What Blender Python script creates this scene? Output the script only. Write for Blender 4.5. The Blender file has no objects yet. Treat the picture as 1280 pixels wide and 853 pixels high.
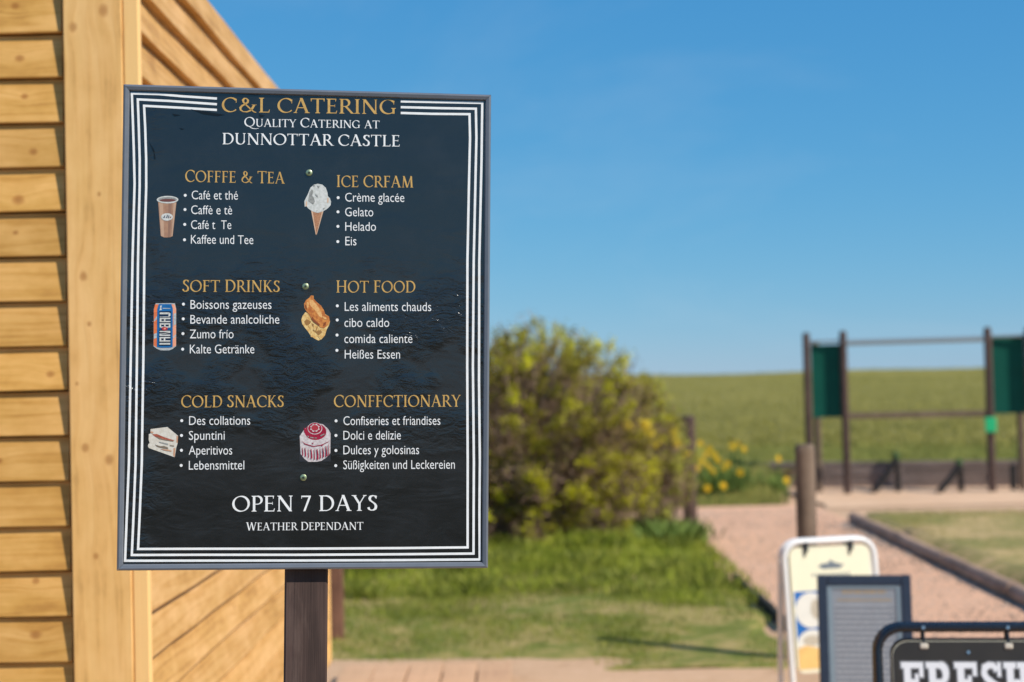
import bpy, math, random
import numpy as np
from mathutils import Vector, Matrix, Euler, noise

random.seed(7)
rng = np.random.default_rng(7)
SC = bpy.context.scene
COL = SC.collection
R = math.radians

# ------------------------------------------------------------------ camera
cam_d = bpy.data.cameras.new('camera')
cam = bpy.data.objects.new('camera', cam_d)
COL.objects.link(cam)
cam_d.sensor_width = 36.0
cam_d.lens = 56.25
cam_d.clip_start = 0.05
cam_d.clip_end = 6000
cam.location = (0, 0, 1.9)
cam.rotation_euler = (Matrix.Rotation(R(91.53), 4, 'X') @ Matrix.Rotation(R(-1.4), 4, 'Z')).to_euler()
cam_d.dof.use_dof = True
cam_d.dof.focus_distance = 3.27
cam_d.dof.aperture_fstop = 2.9
cam_d.dof.aperture_blades = 9
SC.camera = cam

# ------------------------------------------------------------------ world and sun
SUN = Vector((0.622, -0.431, 0.654)).normalized()
w = bpy.data.worlds.new('World')
SC.world = w
w.use_nodes = True
nt = w.node_tree
bg = nt.nodes['Background']
sky = nt.nodes.new('ShaderNodeTexSky')
sky.sky_type = 'NISHITA'
sky.sun_disc = False
sky.sun_elevation = math.asin(SUN.z)
sky.sun_rotation = math.atan2(SUN.x, SUN.y)
sky.altitude = 1000
sky.air_density = 1.0
sky.dust_density = 0.1
sky.ozone_density = 10.0
# colour response of the sky: the same curve in every direction
sp = nt.nodes.new('ShaderNodeSeparateColor'); cb = nt.nodes.new('ShaderNodeCombineColor')
nt.links.new(sky.outputs[0], sp.inputs[0])
for ch, (gam, gain) in enumerate(((1.0, 0.68), (0.55, 0.655), (0.30, 0.73))):
    a_ = nt.nodes.new('ShaderNodeMath'); a_.operation = 'MULTIPLY'; a_.inputs[1].default_value = 0.1
    b_ = nt.nodes.new('ShaderNodeMath'); b_.operation = 'POWER'; b_.inputs[1].default_value = gam
    c_ = nt.nodes.new('ShaderNodeMath'); c_.operation = 'MULTIPLY'; c_.inputs[1].default_value = gain * 10
    nt.links.new(sp.outputs[ch], a_.inputs[0]); nt.links.new(a_.outputs[0], b_.inputs[0]); nt.links.new(b_.outputs[0], c_.inputs[0]); nt.links.new(c_.outputs[0], cb.inputs[ch])
# faint high wisps, the same all round the sky
tc = nt.nodes.new('ShaderNodeTexCoord'); mp = nt.nodes.new('ShaderNodeMapping'); mp.inputs['Scale'].default_value = (1.0, 1.0, 3.2); mp.inputs['Rotation'].default_value = (0.35, 0.3, 0)
nz = nt.nodes.new('ShaderNodeTexNoise'); nz.inputs['Scale'].default_value = 2.6; nz.inputs['Detail'].default_value = 7; nz.inputs['Roughness'].default_value = 0.62; nz.inputs['Distortion'].default_value = 0.6
mr = nt.nodes.new('ShaderNodeMapRange'); mr.inputs[1].default_value = 0.50; mr.inputs[2].default_value = 0.80; mr.inputs[4].default_value = 0.13
mx = nt.nodes.new('ShaderNodeMix'); mx.data_type = 'RGBA'; mx.inputs[7].default_value = (6.2, 6.8, 7.4, 1)
nt.links.new(tc.outputs['Generated'], mp.inputs[0]); nt.links.new(mp.outputs[0], nz.inputs['Vector']); nt.links.new(nz.outputs['Fac'], mr.inputs[0])
nt.links.new(mr.outputs[0], mx.inputs[0]); nt.links.new(cb.outputs[0], mx.inputs[6]); nt.links.new(mx.outputs[2], bg.inputs[0])
bg.inputs[1].default_value = 0.10
sl = bpy.data.lights.new('sun', 'SUN')
sl.energy = 4.9
sl.angle = R(0.5)
sl.color = (1.0, 0.93, 0.81)
so = bpy.data.objects.new('sun', sl)
COL.objects.link(so)
so.rotation_euler = SUN.to_track_quat('Z', 'Y').to_euler()
SC.view_settings.view_transform = 'Standard'
SC.view_settings.look = 'None'
SC.view_settings.exposure = 0.10
SC.view_settings.gamma = 1.0
SC.cycles.max_bounces = 8
SC.cycles.transparent_max_bounces = 16


# ------------------------------------------------------------------ tagging
def tag(o, label=None, cat=None, group=None, kind=None):
    if label: o['label'] = label
    if cat: o['category'] = cat
    if group: o['group'] = group
    if kind: o['kind'] = kind
    return o


def empty(name, loc=(0, 0, 0), rot=(0, 0, 0)):
    o = bpy.data.objects.new(name, None)
    o.empty_display_size = 0.1
    o.location = loc
    o.rotation_euler = rot
    COL.objects.link(o)
    return o


def mesh_obj(name, verts, faces, mats, parent=None, smooth=False, mi=None, loc=None):
    me = bpy.data.meshes.new(name)
    me.from_pydata([tuple(v) for v in verts], [], [tuple(f) for f in faces])
    if not isinstance(mats, (list, tuple)): mats = [mats]
    for m in mats: me.materials.append(m)
    if mi is not None: me.polygons.foreach_set('material_index', mi)
    if smooth: me.polygons.foreach_set('use_smooth', [True] * len(me.polygons))
    me.update()
    o = bpy.data.objects.new(name, me)
    COL.objects.link(o)
    if parent: o.parent = parent
    if loc is not None: o.location = loc
    return o


def fast_mesh(name, V, F, mat, parent=None, tint=None, smooth=False):
    """numpy verts (n,3), faces (m,k) all of one size."""
    me = bpy.data.meshes.new(name)
    V = np.asarray(V, dtype=np.float32); F = np.asarray(F, dtype=np.int32)
    k = F.shape[1]
    me.vertices.add(len(V)); me.vertices.foreach_set('co', V.ravel())
    me.loops.add(F.size); me.loops.foreach_set('vertex_index', F.ravel())
    me.polygons.add(len(F))
    me.polygons.foreach_set('loop_start', np.arange(0, F.size, k, dtype=np.int32))
    me.polygons.foreach_set('loop_total', np.full(len(F), k, dtype=np.int32))
    me.update(calc_edges=True)
    if tint is not None:
        a = me.attributes.new('tint', 'FLOAT', 'POINT')
        a.data.foreach_set('value', np.asarray(tint, dtype=np.float32))
    if smooth: me.polygons.foreach_set('use_smooth', np.ones(len(F), dtype=bool))
    me.materials.append(mat)
    o = bpy.data.objects.new(name, me)
    COL.objects.link(o)
    if parent: o.parent = parent
    return o


class MB:
    def __init__(s): s.v = []; s.f = []; s.m = []

    def add(s, vs, fs, mi=0):
        b = len(s.v)
        s.v += [tuple(v) for v in vs]
        s.f += [tuple(b + i for i in f) for f in fs]
        s.m += [mi] * len(fs)

    def box(s, x0, x1, y0, y1, z0, z1, mi=0, bev=0.0):
        if bev <= 0:
            s.add([(x, y, z) for z in (z0, z1) for y in (y0, y1) for x in (x0, x1)],
                  [(0, 2, 3, 1), (4, 5, 7, 6), (0, 1, 5, 4), (1, 3, 7, 5), (3, 2, 6, 7), (2, 0, 4, 6)], mi)
            return
        b = bev
        pts = []
        for sx, X in ((-1, x0), (1, x1)):
            for sy, Y in ((-1, y0), (1, y1)):
                for sz, Z in ((-1, z0), (1, z1)):
                    pts.append((X - sx * b, Y - sy * b, Z)); pts.append((X - sx * b, Y, Z - sz * b)); pts.append((X, Y - sy * b, Z - sz * b))
        I = lambda ix, iy, iz, k: ((ix * 2 + iy) * 2 + iz) * 3 + k
        fs = []
        for iz in (0, 1): fs.append([I(0, 0, iz, 0), I(1, 0, iz, 0), I(1, 1, iz, 0), I(0, 1, iz, 0)][::(-1 if iz == 0 else 1)])
        for iy in (0, 1): fs.append([I(0, iy, 0, 1), I(1, iy, 0, 1), I(1, iy, 1, 1), I(0, iy, 1, 1)][::(1 if iy == 0 else -1)])
        for ix in (0, 1): fs.append([I(ix, 0, 0, 2), I(ix, 1, 0, 2), I(ix, 1, 1, 2), I(ix, 0, 1, 2)][::(-1 if ix == 0 else 1)])
        for iy in (0, 1):
            for iz in (0, 1): fs.append([I(0, iy, iz, 0), I(1, iy, iz, 0), I(1, iy, iz, 1), I(0, iy, iz, 1)][::(1 if (iy ^ iz) else -1)])
        for ix in (0, 1):
            for iz in (0, 1): fs.append([I(ix, 0, iz, 0), I(ix, 1, iz, 0), I(ix, 1, iz, 2), I(ix, 0, iz, 2)][::(-1 if (ix ^ iz) else 1)])
        for ix in (0, 1):
            for iy in (0, 1): fs.append([I(ix, iy, 0, 1), I(ix, iy, 1, 1), I(ix, iy, 1, 2), I(ix, iy, 0, 2)][::(1 if (ix ^ iy) else -1)])
        for ix in (0, 1):
            for iy in (0, 1):
                for iz in (0, 1): fs.append([I(ix, iy, iz, 0), I(ix, iy, iz, 1), I(ix, iy, iz, 2)][::(1 if (ix ^ iy ^ iz) else -1)])
        s.add(pts, fs, mi)

    def tube(s, pts, r, n=8, mi=0, caps=True):
        P = [Vector(p) for p in pts]
        rs = r if isinstance(r, (list, tuple)) else [r] * len(P)
        b = len(s.v)
        up = Vector((0, 0, 1))
        t0 = (P[1] - P[0]).normalized()
        if abs(t0.dot(up)) > 0.9: up = Vector((1, 0, 0))
        u = t0.cross(up).normalized()
        for i, p in enumerate(P):
            if i == 0: t = P[1] - P[0]
            elif i == len(P) - 1: t = P[-1] - P[-2]
            else: t = (P[i + 1] - P[i]).normalized() + (P[i] - P[i - 1]).normalized()
            t.normalize()
            u = (u - t * u.dot(t)).normalized()
            v = t.cross(u)
            for k in range(n):
                a = 2 * math.pi * k / n
                s.v.append(tuple(p + (u * math.cos(a) + v * math.sin(a)) * rs[i]))
        for i in range(len(P) - 1):
            for k in range(n):
                a = b + i * n + k; c = b + i * n + (k + 1) % n
                s.f.append((a, c, c + n, a + n)); s.m.append(mi)
        if caps:
            s.f.append(tuple(b + k for k in range(n))[::-1]); s.m.append(mi)
            s.f.append(tuple(b + (len(P) - 1) * n + k for k in range(n))); s.m.append(mi)

    def build(s, name, mats, parent=None, smooth=False, loc=None):
        return mesh_obj(name, s.v, s.f, mats, parent, smooth, s.m, loc)


def auto_smooth(o, ang=40):
    me = o.data
    me.polygons.foreach_set('use_smooth', [True] * len(me.polygons))
    me.set_sharp_from_angle(angle=R(ang))
    return o


# ------------------------------------------------------------------ materials
class NT:
    def __init__(s, name):
        s.mat = bpy.data.materials.new(name)
        s.mat.use_nodes = True
        s.t = s.mat.node_tree
        s.bsdf = s.t.nodes['Principled BSDF']
        s.out = s.t.nodes['Material Output']

    def n(s, typ, **kw):
        nd = s.t.nodes.new(typ)
        for k, v in kw.items(): setattr(nd, k, v)
        return nd

    def l(s, a, b): s.t.links.new(a, b)

    def m(s, op, a, b=None, c=None, clamp=False):
        nd = s.n('ShaderNodeMath', operation=op, use_clamp=clamp)
        for i, x in enumerate((a, b, c)):
            if x is None: continue
            if isinstance(x, (int, float)): nd.inputs[i].default_value = x
            else: s.l(x, nd.inputs[i])
        return nd.outputs[0]

    def mix(s, fac, a, b, mode='MIX'):
        nd = s.n('ShaderNodeMix', data_type='RGBA', blend_type=mode)
        for sock, x in ((nd.inputs[0], fac), (nd.inputs[6], a), (nd.inputs[7], b)):
            if isinstance(x, (int, float)): sock.default_value = x
            elif isinstance(x, (tuple, list)): sock.default_value = (*x, 1) if len(x) == 3 else x
            else: s.l(x, sock)
        return nd.outputs[2]

    def noise(s, vec=None, scale=5, detail=4, rough=0.5, dist=0.0):
        nd = s.n('ShaderNodeTexNoise')
        nd.inputs['Scale'].default_value = scale
        nd.inputs['Detail'].default_value = detail
        nd.inputs['Roughness'].default_value = rough
        nd.inputs['Distortion'].default_value = dist
        if vec is not None: s.l(vec, nd.inputs['Vector'])
        return nd.outputs['Fac']

    def comb(s, x, y, z):
        nd = s.n('ShaderNodeCombineXYZ')
        for i, v in enumerate((x, y, z)):
            if isinstance(v, (int, float)): nd.inputs[i].default_value = v
            else: s.l(v, nd.inputs[i])
        return nd.outputs[0]

    def ramp(s, fac, stops, interp='LINEAR'):
        nd = s.n('ShaderNodeValToRGB')
        nd.color_ramp.interpolation = interp
        els = nd.color_ramp.elements
        while len(els) > 1: els.remove(els[-1])
        for i, (p, c) in enumerate(stops):
            e = els[0] if i == 0 else els.new(p)
            e.position = p; e.color = (*c, 1) if len(c) == 3 else c
        s.l(fac, nd.inputs[0])
        return nd.outputs[0]

    def maprange(s, v, a, b, c=0.0, d=1.0, smooth=True):
        nd = s.n('ShaderNodeMapRange', interpolation_type='SMOOTHSTEP' if smooth else 'LINEAR')
        s.l(v, nd.inputs[0])
        for i, x in enumerate((a, b, c, d)): nd.inputs[i + 1].default_value = x
        return nd.outputs[0]

    def bump(s, h, strength=0.3, dist=0.01):
        nd = s.n('ShaderNodeBump')
        nd.inputs['Strength'].default_value = strength
        nd.inputs['Distance'].default_value = dist
        s.l(h, nd.inputs['Height'])
        s.l(nd.outputs[0], s.bsdf.inputs['Normal'])
        return nd

    def set(s, **kw):
        for k, v in kw.items():
            sock = s.bsdf.inputs[k]
            if isinstance(v, (int, float)): sock.default_value = v
            elif isinstance(v, (tuple, list)): sock.default_value = (*v, 1) if len(v) == 3 else v
            else: s.l(v, sock)
        return s

    def geo_pos(s): return s.n('ShaderNodeNewGeometry').outputs['Position']
    def obj(s): return s.n('ShaderNodeTexCoord').outputs['Object']
    def rand(s): return s.n('ShaderNodeObjectInfo').outputs['Random']

    def sep(s, v):
        nd = s.n('ShaderNodeSeparateXYZ'); s.l(v, nd.inputs[0]); return nd.outputs


def wood(name, axis, light, mid, dark, knots=(), attr=False, rough=0.62, var=0.12, grain=1.0, bump=0.25, wear=None, ringk=0.13, kstr=0.62):
    """axis: 'X','Y','Z' = direction of the grain; knots: (along, across, size) in object coordinates."""
    N = NT(name)
    o = N.sep(N.obj())
    order = {'X': (0, 2, 1), 'Z': (2, 0, 1), 'Y': (1, 2, 0)}[axis]
    L, A, D = (o[i] for i in order)
    rnd = N.rand()
    if attr:
        a = N.n('ShaderNodeAttribute', attribute_type='OBJECT', attribute_name='knot')
        k = N.sep(a.outputs['Vector'])
        klist = [(k[0], k[1], k[2])]
    else:
        klist = list(knots)
    bulge = None; kmask = None; kcore = None
    wob = N.noise(N.comb(L, A, rnd), 30, 3)
    for kx, kz, ks in klist:
        ks = N.m('MULTIPLY', ks, 1.25)
        dx = N.m('SUBTRACT', L, kx); dz = N.m('SUBTRACT', A, kz)
        dx2 = N.m('MULTIPLY', dx, 0.8)
        d = N.m('SQRT', N.m('ADD', N.m('MULTIPLY', dx2, dx2), N.m('MULTIPLY', dz, dz)))
        dn = N.m('DIVIDE', d, ks)
        dn = N.m('ADD', dn, N.m('MULTIPLY', N.m('SUBTRACT', wob, 0.5), 0.9))
        core = N.maprange(dn, 1.15, 0.55)
        inner = N.maprange(dn, 0.75, 0.2)
        infl = N.m('EXPONENT', N.m('MULTIPLY', N.m('MULTIPLY', dn, dn), -0.10))
        bl = N.m('MULTIPLY', infl, ks)
        kmask = core if kmask is None else N.m('MAXIMUM', kmask, core)
        kcore = inner if kcore is None else N.m('MAXIMUM', kcore, inner)
        bulge = bl if bulge is None else N.m('ADD', bulge, bl)
    Aw = A
    if bulge is not None:
        Aw = N.m('ADD', A, N.m('MULTIPLY', bulge, 1.1))
    off = N.m('MULTIPLY', rnd, 37.0)
    v1 = N.comb(N.m('MULTIPLY', L, 0.8 * grain), N.m('MULTIPLY', Aw, 16 * grain), N.m('ADD', N.m('MULTIPLY', D, 16), off))
    big = N.noise(v1, 1.0, 2, 0.45, 0.2)
    rings = N.m('SINE', N.m('MULTIPLY', big, 30.0))
    rings = N.m('ADD', N.m('MULTIPLY', rings, 0.5), 0.5)
    rings = N.m('POWER', rings, 2.2)
    v2 = N.comb(N.m('MULTIPLY', L, 6), N.m('MULTIPLY', Aw, 260), N.m('ADD', N.m('MULTIPLY', D, 260), off))
    fine = N.noise(v2, 1.0, 3, 0.6)
    v3 = N.comb(N.m('MULTIPLY', L, 2.0), N.m('MULTIPLY', A, 7), off)
    cloud = N.noise(v3, 1.0, 3, 0.6)
    fac = N.m('ADD', N.m('MULTIPLY', rings, ringk), N.m('ADD', N.m('MULTIPLY', fine, 0.30), N.m('ADD', N.m('MULTIPLY', cloud, 0.62), N.m('MULTIPLY', N.m('SUBTRACT', N.noise(N.comb(N.m('MULTIPLY', L, 9), N.m('MULTIPLY', A, 14), off), 1.0, 3, 0.6), 0.5), 0.45))))
    c = N.ramp(fac, [(0.33, light), (0.58, mid), (0.86, dark)])
    if kmask is not None:
        c = N.mix(N.m('MULTIPLY', N.m('MULTIPLY', kmask, N.m('ADD', 0.25, wob)), kstr), c, tuple(x * y for x, y in zip(dark, (0.95, 0.72, 0.50))))
        c = N.mix(N.m('MULTIPLY', kcore, 0.30), c, tuple(x * y for x, y in zip(dark, (0.60, 0.42, 0.30))))
    hv = N.n('ShaderNodeHueSaturation')
    N.l(c, hv.inputs['Color'])
    N.l(N.m('ADD', 1.0 - var / 2, N.m('MULTIPLY', rnd, var)), hv.inputs['Value'])
    N.l(N.m('ADD', 0.494, N.m('MULTIPLY', cloud, 0.012)), hv.inputs['Hue'])
    c = hv.outputs[0]
    if wear:
        wn = N.noise(N.comb(N.m('MULTIPLY', L, 3), N.m('MULTIPLY', A, 12), N.m('ADD', D, off)), 1.5, 5, 0.65)
        c = N.mix(N.maprange(wn, 0.5, 0.7, 0, 0.7), c, wear)
    N.set(**{'Base Color': c, 'Roughness': rough, 'Specular IOR Level': 0.35})
    N.bump(N.m('ADD', N.m('MULTIPLY', fine, 0.6), N.m('MULTIPLY', rings, 0.4)), bump, 0.002)
    return N.mat


GOLD_L, GOLD_M, GOLD_D = (0.74, 0.425, 0.135), (0.58, 0.305, 0.072), (0.34, 0.140, 0.028)
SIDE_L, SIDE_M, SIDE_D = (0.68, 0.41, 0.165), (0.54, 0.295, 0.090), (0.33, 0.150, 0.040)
POST_L, POST_M, POST_D = (0.84, 0.52, 0.205), (0.74, 0.425, 0.145), (0.42, 0.215, 0.065)
M = {}
M['board_front'] = wood('pine_board_front', 'X', GOLD_L, GOLD_M, GOLD_D, attr=True, var=0.22)
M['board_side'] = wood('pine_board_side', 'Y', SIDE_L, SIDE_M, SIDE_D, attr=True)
M['pine_plain'] = wood('pine_plain', 'Z', POST_L, POST_L, POST_M)
M['corner'] = wood('pine_corner', 'Z', POST_L, POST_M, POST_D, var=0.0, knots=[
    (3.043, -1.342, .012), (3.093, -1.247, .015), (2.266, -1.323, .012), (2.117, -1.308, .007),
    (1.735, -1.327, .011), (1.696, -1.254, .013), (1.933, -1.349, .005), (1.40, -1.30, .008), (2.52, -1.27, .006)])
M['brown_post'] = wood('dark_brown_post', 'Z', (0.088, 0.052, 0.043), (0.060, 0.036, 0.030), (0.022, 0.013, 0.011), rough=0.75, var=0.1, bump=0.9, wear=(0.115, 0.075, 0.062))
M['red_post'] = wood('red_brown_post', 'Z', (0.26, 0.125, 0.080), (0.17, 0.078, 0.050), (0.06, 0.028, 0.020), rough=0.75, var=0.1, bump=0.6)
M['grey_post'] = wood('weathered_post', 'Z', (0.20, 0.145, 0.105), (0.13, 0.092, 0.066), (0.055, 0.038, 0.028), rough=0.85, var=0.2, bump=0.9)
M['sleeper'] = wood('sleeper_wood', 'X', (0.26, 0.20, 0.175), (0.19, 0.145, 0.125), (0.09, 0.068, 0.058), rough=0.9, var=0.3, bump=0.8)
M['log'] = wood('log_wood', 'Y', (0.540, 0.348, 0.236), (0.351, 0.216, 0.142), (0.121, 0.072, 0.047), rough=0.9, var=0.25, bump=0.9)
M['deck'] = wood('deck_plank', 'Y', (0.660, 0.403, 0.231), (0.580, 0.344, 0.196), (0.400, 0.227, 0.126), rough=0.85, var=0.16)


def plain(name, col, rough=0.5, metal=0.0, spec=0.5, nscale=30, namp=0.15, bump=0.0, coat=0.0):
    N = NT(name)
    n = N.noise(N.obj(), nscale, 5, 0.6)
    c = N.mix(n, tuple(x * (1 - namp) for x in col), tuple(min(1, x * (1 + namp)) for x in col))
    N.set(**{'Base Color': c, 'Roughness': N.m('ADD', rough - 0.06, N.m('MULTIPLY', n, 0.12)), 'Metallic': metal, 'Specular IOR Level': spec, 'Coat Weight': coat})
    if bump: N.bump(n, bump, 0.003)
    return N.mat


M['gap_shade'] = plain('black_gap_shade', (0.02, 0.018, 0.016), 0.9)  # black behind the cladding, painted-in shade for the gaps between boards
M['roof_felt'] = plain('roof_felt', (0.05, 0.05, 0.052), 0.9, nscale=60, bump=0.3)
M['frame_grey'] = plain('sign_frame_grey', (0.135, 0.150, 0.180), 0.32, 0.0, 0.6, 40, 0.12)
M['screw'] = plain('brass_screw', (0.45, 0.50, 0.28), 0.35, 0.8, 0.5, 300, 0.3)
M['screw_hole'] = plain('screw_recess', (0.02, 0.03, 0.02), 0.8)
M['black_tube'] = plain('black_powder_coat', (0.010, 0.012, 0.017), 0.28, 0, 0.6, 60, 0.2)
M['white_tube'] = plain('white_powder_coat', (0.78, 0.78, 0.77), 0.35, 0, 0.5, 20, 0.06)
M['steel'] = plain('galvanised_steel', (0.32, 0.37, 0.38), 0.45, 0.5, 0.5, 25, 0.2)
M['bolt'] = plain('bolt_steel', (0.62, 0.62, 0.60), 0.3, 0.9, 0.5, 80, 0.1)
M['navy_wood'] = plain('navy_painted_wood', (0.022, 0.034, 0.060), 0.45, 0, 0.5, 20, 0.25)
M['silver_trim'] = plain('pale_blue_grey_trim', (0.25, 0.32, 0.36), 0.4, 0.2, 0.5, 30, 0.1)
M['chalk_panel'] = plain('grey_chalk_panel', (0.25, 0.275, 0.31), 0.5, 0, 0.5, 12, 0.12)
M['chalk_dark'] = plain('dark_print', (0.09, 0.10, 0.12), 0.6)
M['chalk_pale'] = plain('pale_print', (0.44, 0.46, 0.49), 0.6)
M['chalk_tan'] = plain('tan_print', (0.34, 0.27, 0.18), 0.6)
M['cream'] = plain('cream_poster', (0.80, 0.76, 0.56), 0.45, 0, 0.5, 15, 0.05)
M['poster_blue'] = plain('poster_blue', (0.012, 0.13, 0.42), 0.4)
M['poster_white'] = plain('poster_white', (0.72, 0.70, 0.63), 0.4, 0, 0.5, 18, 0.12)
M['poster_shade'] = plain('poster_beige', (0.50, 0.44, 0.34), 0.4, 0, 0.5, 24, 0.25)
M['poster_orange'] = plain('poster_orange', (0.80, 0.50, 0.17), 0.4, 0, 0.5, 12, 0.2)
M['poster_ink'] = plain('poster_grey_ink', (0.14, 0.17, 0.20), 0.5)
M['board_black'] = plain('black_board_face', (0.026, 0.021, 0.016), 0.5, 0, 0.5, 8, 0.3)
M['board_edge'] = plain('cream_board_edge', (0.42, 0.39, 0.30), 0.5)
M['slab_white'] = plain('white_lettering', (0.78, 0.78, 0.80), 0.5, 0, 0.4, 60, 0.06)
M['slab_grey'] = plain('grey_lettering_edge', (0.20, 0.20, 0.21), 0.5)
M['plastic_clear'] = plain('cream_plastic_clip', (0.62, 0.55, 0.45), 0.4)
M['green_panel'] = plain('green_sheet', (0.001, 0.075, 0.052), 0.6, 0, 0.2, 4, 0.25)
M['bright_green'] = plain('bright_green_plastic', (0.02, 0.50, 0.20), 0.4)
M['stump_dark'] = plain('dark_rubber', (0.022, 0.021, 0.022), 0.8, 0, 0.3, 30, 0.3)
M['stump_green'] = plain('dark_green_cap', (0.035, 0.075, 0.022), 0.7, 0, 0.3, 30, 0.3)
M['dark_edge'] = plain('dark_timber_edge', (0.035, 0.033, 0.025), 0.9, 0, 0.3, 30, 0.3, bump=0.5)


# sign vinyl and its prints share one crinkle
def crinkle(N, k=1.0):
    P = N.obj()
    s = N.sep(P)
    big = N.noise(N.comb(N.m('MULTIPLY', s[0], 0.55), 0.0, s[2]), 14, 3, 0.5, 0.6)
    med = N.noise(N.comb(N.m('MULTIPLY', s[0], 0.45), 3.0, s[2]), 70, 4, 0.6, 0.9)
    fine = N.noise(N.comb(s[0], 5.0, s[2]), 260, 3, 0.6)
    # rougher vinyl in the middle band and down the left edge, where it has lifted
    zone = N.maprange(N.m('ABSOLUTE', N.m('ADD', N.m('SUBTRACT', s[2], 2.03), N.m('MULTIPLY', big, 0.10))), 0.24, 0.05)
    patch = N.maprange(N.noise(P, 7, 3, 0.5), 0.40, 0.62)
    zone = N.m('ADD', N.m('MULTIPLY', N.m('MULTIPLY', zone, patch), 0.55), 0.022)
    left = N.m('MULTIPLY', N.maprange(s[0], -0.24, -0.35, 0, 0.35), patch)
    zone = N.m('ADD', zone, left)
    h = N.m('ADD', N.m('MULTIPLY', big, 0.30), N.m('MULTIPLY', N.m('MULTIPLY', med, zone), 1.5))
    h = N.m('ADD', h, N.m('MULTIPLY', N.m('MULTIPLY', fine, zone), 0.30))
    N.bump(h, 1.0, 0.0030 * k)
    return big, med, fine, zone


N = NT('black_vinyl')
b_, m_, f_, z_ = crinkle(N)
dust = N.noise(N.obj(), 9, 6, 0.7)
N.set(**{'Base Color': N.mix(N.maprange(dust, 0.45, 0.75), (0.0075, 0.0070, 0.0078), (0.0135, 0.0132, 0.0150)),
         'Roughness': N.m('ADD', 0.14, N.m('MULTIPLY', dust, 0.10)), 'Specular IOR Level': 1.0})
M['vinyl'] = N.mat


def ink(name, a, b=None, scale=60, k=0.4):
    N = NT(name)
    crinkle(N, k)
    b = b or tuple(x * 0.9 for x in a)
    n = N.noise(N.obj(), scale, 4, 0.6)
    N.set(**{'Base Color': N.mix(N.maprange(n, 0.35, 0.65), a, b), 'Roughness': 0.32, 'Specular IOR Level': 0.5})
    return N.mat


INK = dict(
    white=ink('print_white', (0.86, 0.86, 0.86), (0.80, 0.80, 0.80)), gold=ink('print_gold', (0.62, 0.385, 0.115), (0.52, 0.31, 0.085)),
    cup=ink('print_cup_tan', (0.42, 0.235, 0.145), (0.36, 0.195, 0.125), 90), cuphi=ink('print_cup_light', (0.53, 0.34, 0.23)),
    cuplo=ink('print_cup_shade', (0.30, 0.165, 0.11)),
    coffee=ink('print_coffee', (0.16, 0.055, 0.045)), pale=ink('print_pale', (0.66, 0.66, 0.64), (0.52, 0.53, 0.50), 160),
    palelo=ink('print_pale_grey', (0.34, 0.34, 0.32), (0.22, 0.22, 0.21), 300), cone=ink('print_cone', (0.50, 0.245, 0.13), (0.34, 0.15, 0.075), 420),
    conehi=ink('print_cone_light', (0.66, 0.43, 0.29)), blue=ink('print_blue', (0.010, 0.135, 0.38)), navy=ink('print_navy', (0.006, 0.02, 0.06)),
    orange=ink('print_orange', (0.80, 0.20, 0.06), (0.70, 0.17, 0.06)), salmon=ink('print_salmon', (0.86, 0.36, 0.22)), silver=ink('print_silver', (0.48, 0.50, 0.50), (0.36, 0.38, 0.40), 120),
    red=ink('print_red', (0.42, 0.035, 0.05)), crimson=ink('print_crimson', (0.36, 0.012, 0.045), (0.28, 0.008, 0.03)), foil=ink('print_foil', (0.66, 0.62, 0.62), (0.50, 0.42, 0.43), 200),
    batter=ink('print_batter', (0.66, 0.26, 0.06), (0.44, 0.13, 0.03), 150), batterhi=ink('print_batter_light', (0.80, 0.46, 0.18), (0.68, 0.33, 0.10), 200),
    batterlo=ink('print_batter_dark', (0.26, 0.07, 0.02)), chip=ink('print_chip', (0.78, 0.56, 0.24), (0.62, 0.36, 0.11), 160), chiplo=ink('print_chip_shade', (0.34, 0.17, 0.05)),
    bread=ink('print_bread', (0.68, 0.64, 0.57), (0.58, 0.53, 0.45), 150), crust=ink('print_crust', (0.56, 0.30, 0.18)), ham=ink('print_ham', (0.48, 0.13, 0.08), (0.30, 0.07, 0.04), 200),
    filling=ink('print_filling', (0.22, 0.17, 0.12)), plate=ink('print_dark_square', (0.030, 0.030, 0.035)), crease=ink('print_crease_dark', (0.003, 0.003, 0.004)),
)


def ground_mat(name, stops, s1, s2, bump=0.4, bdist=0.02, rough=0.95, fleck=None, flecks=300):
    N = NT(name)
    P = N.geo_pos()
    a = N.noise(P, s1, 6, 0.6, 0.3); b = N.noise(P, s2, 5, 0.65); f = N.noise(P, flecks, 3, 0.7)
    fac = N.m('ADD', N.m('MULTIPLY', a, 0.55), N.m('MULTIPLY', b, 0.45))
    c = N.ramp(fac, stops)
    if fleck: c = N.mix(N.maprange(f, 0.58, 0.72, 0, 0.8), c, fleck)
    N.set(**{'Base Color': c, 'Roughness': rough, 'Specular IOR Level': 0.2})
    N.bump(N.m('ADD', b, N.m('MULTIPLY', f, 0.5)), bump, bdist)
    return N.mat


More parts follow.
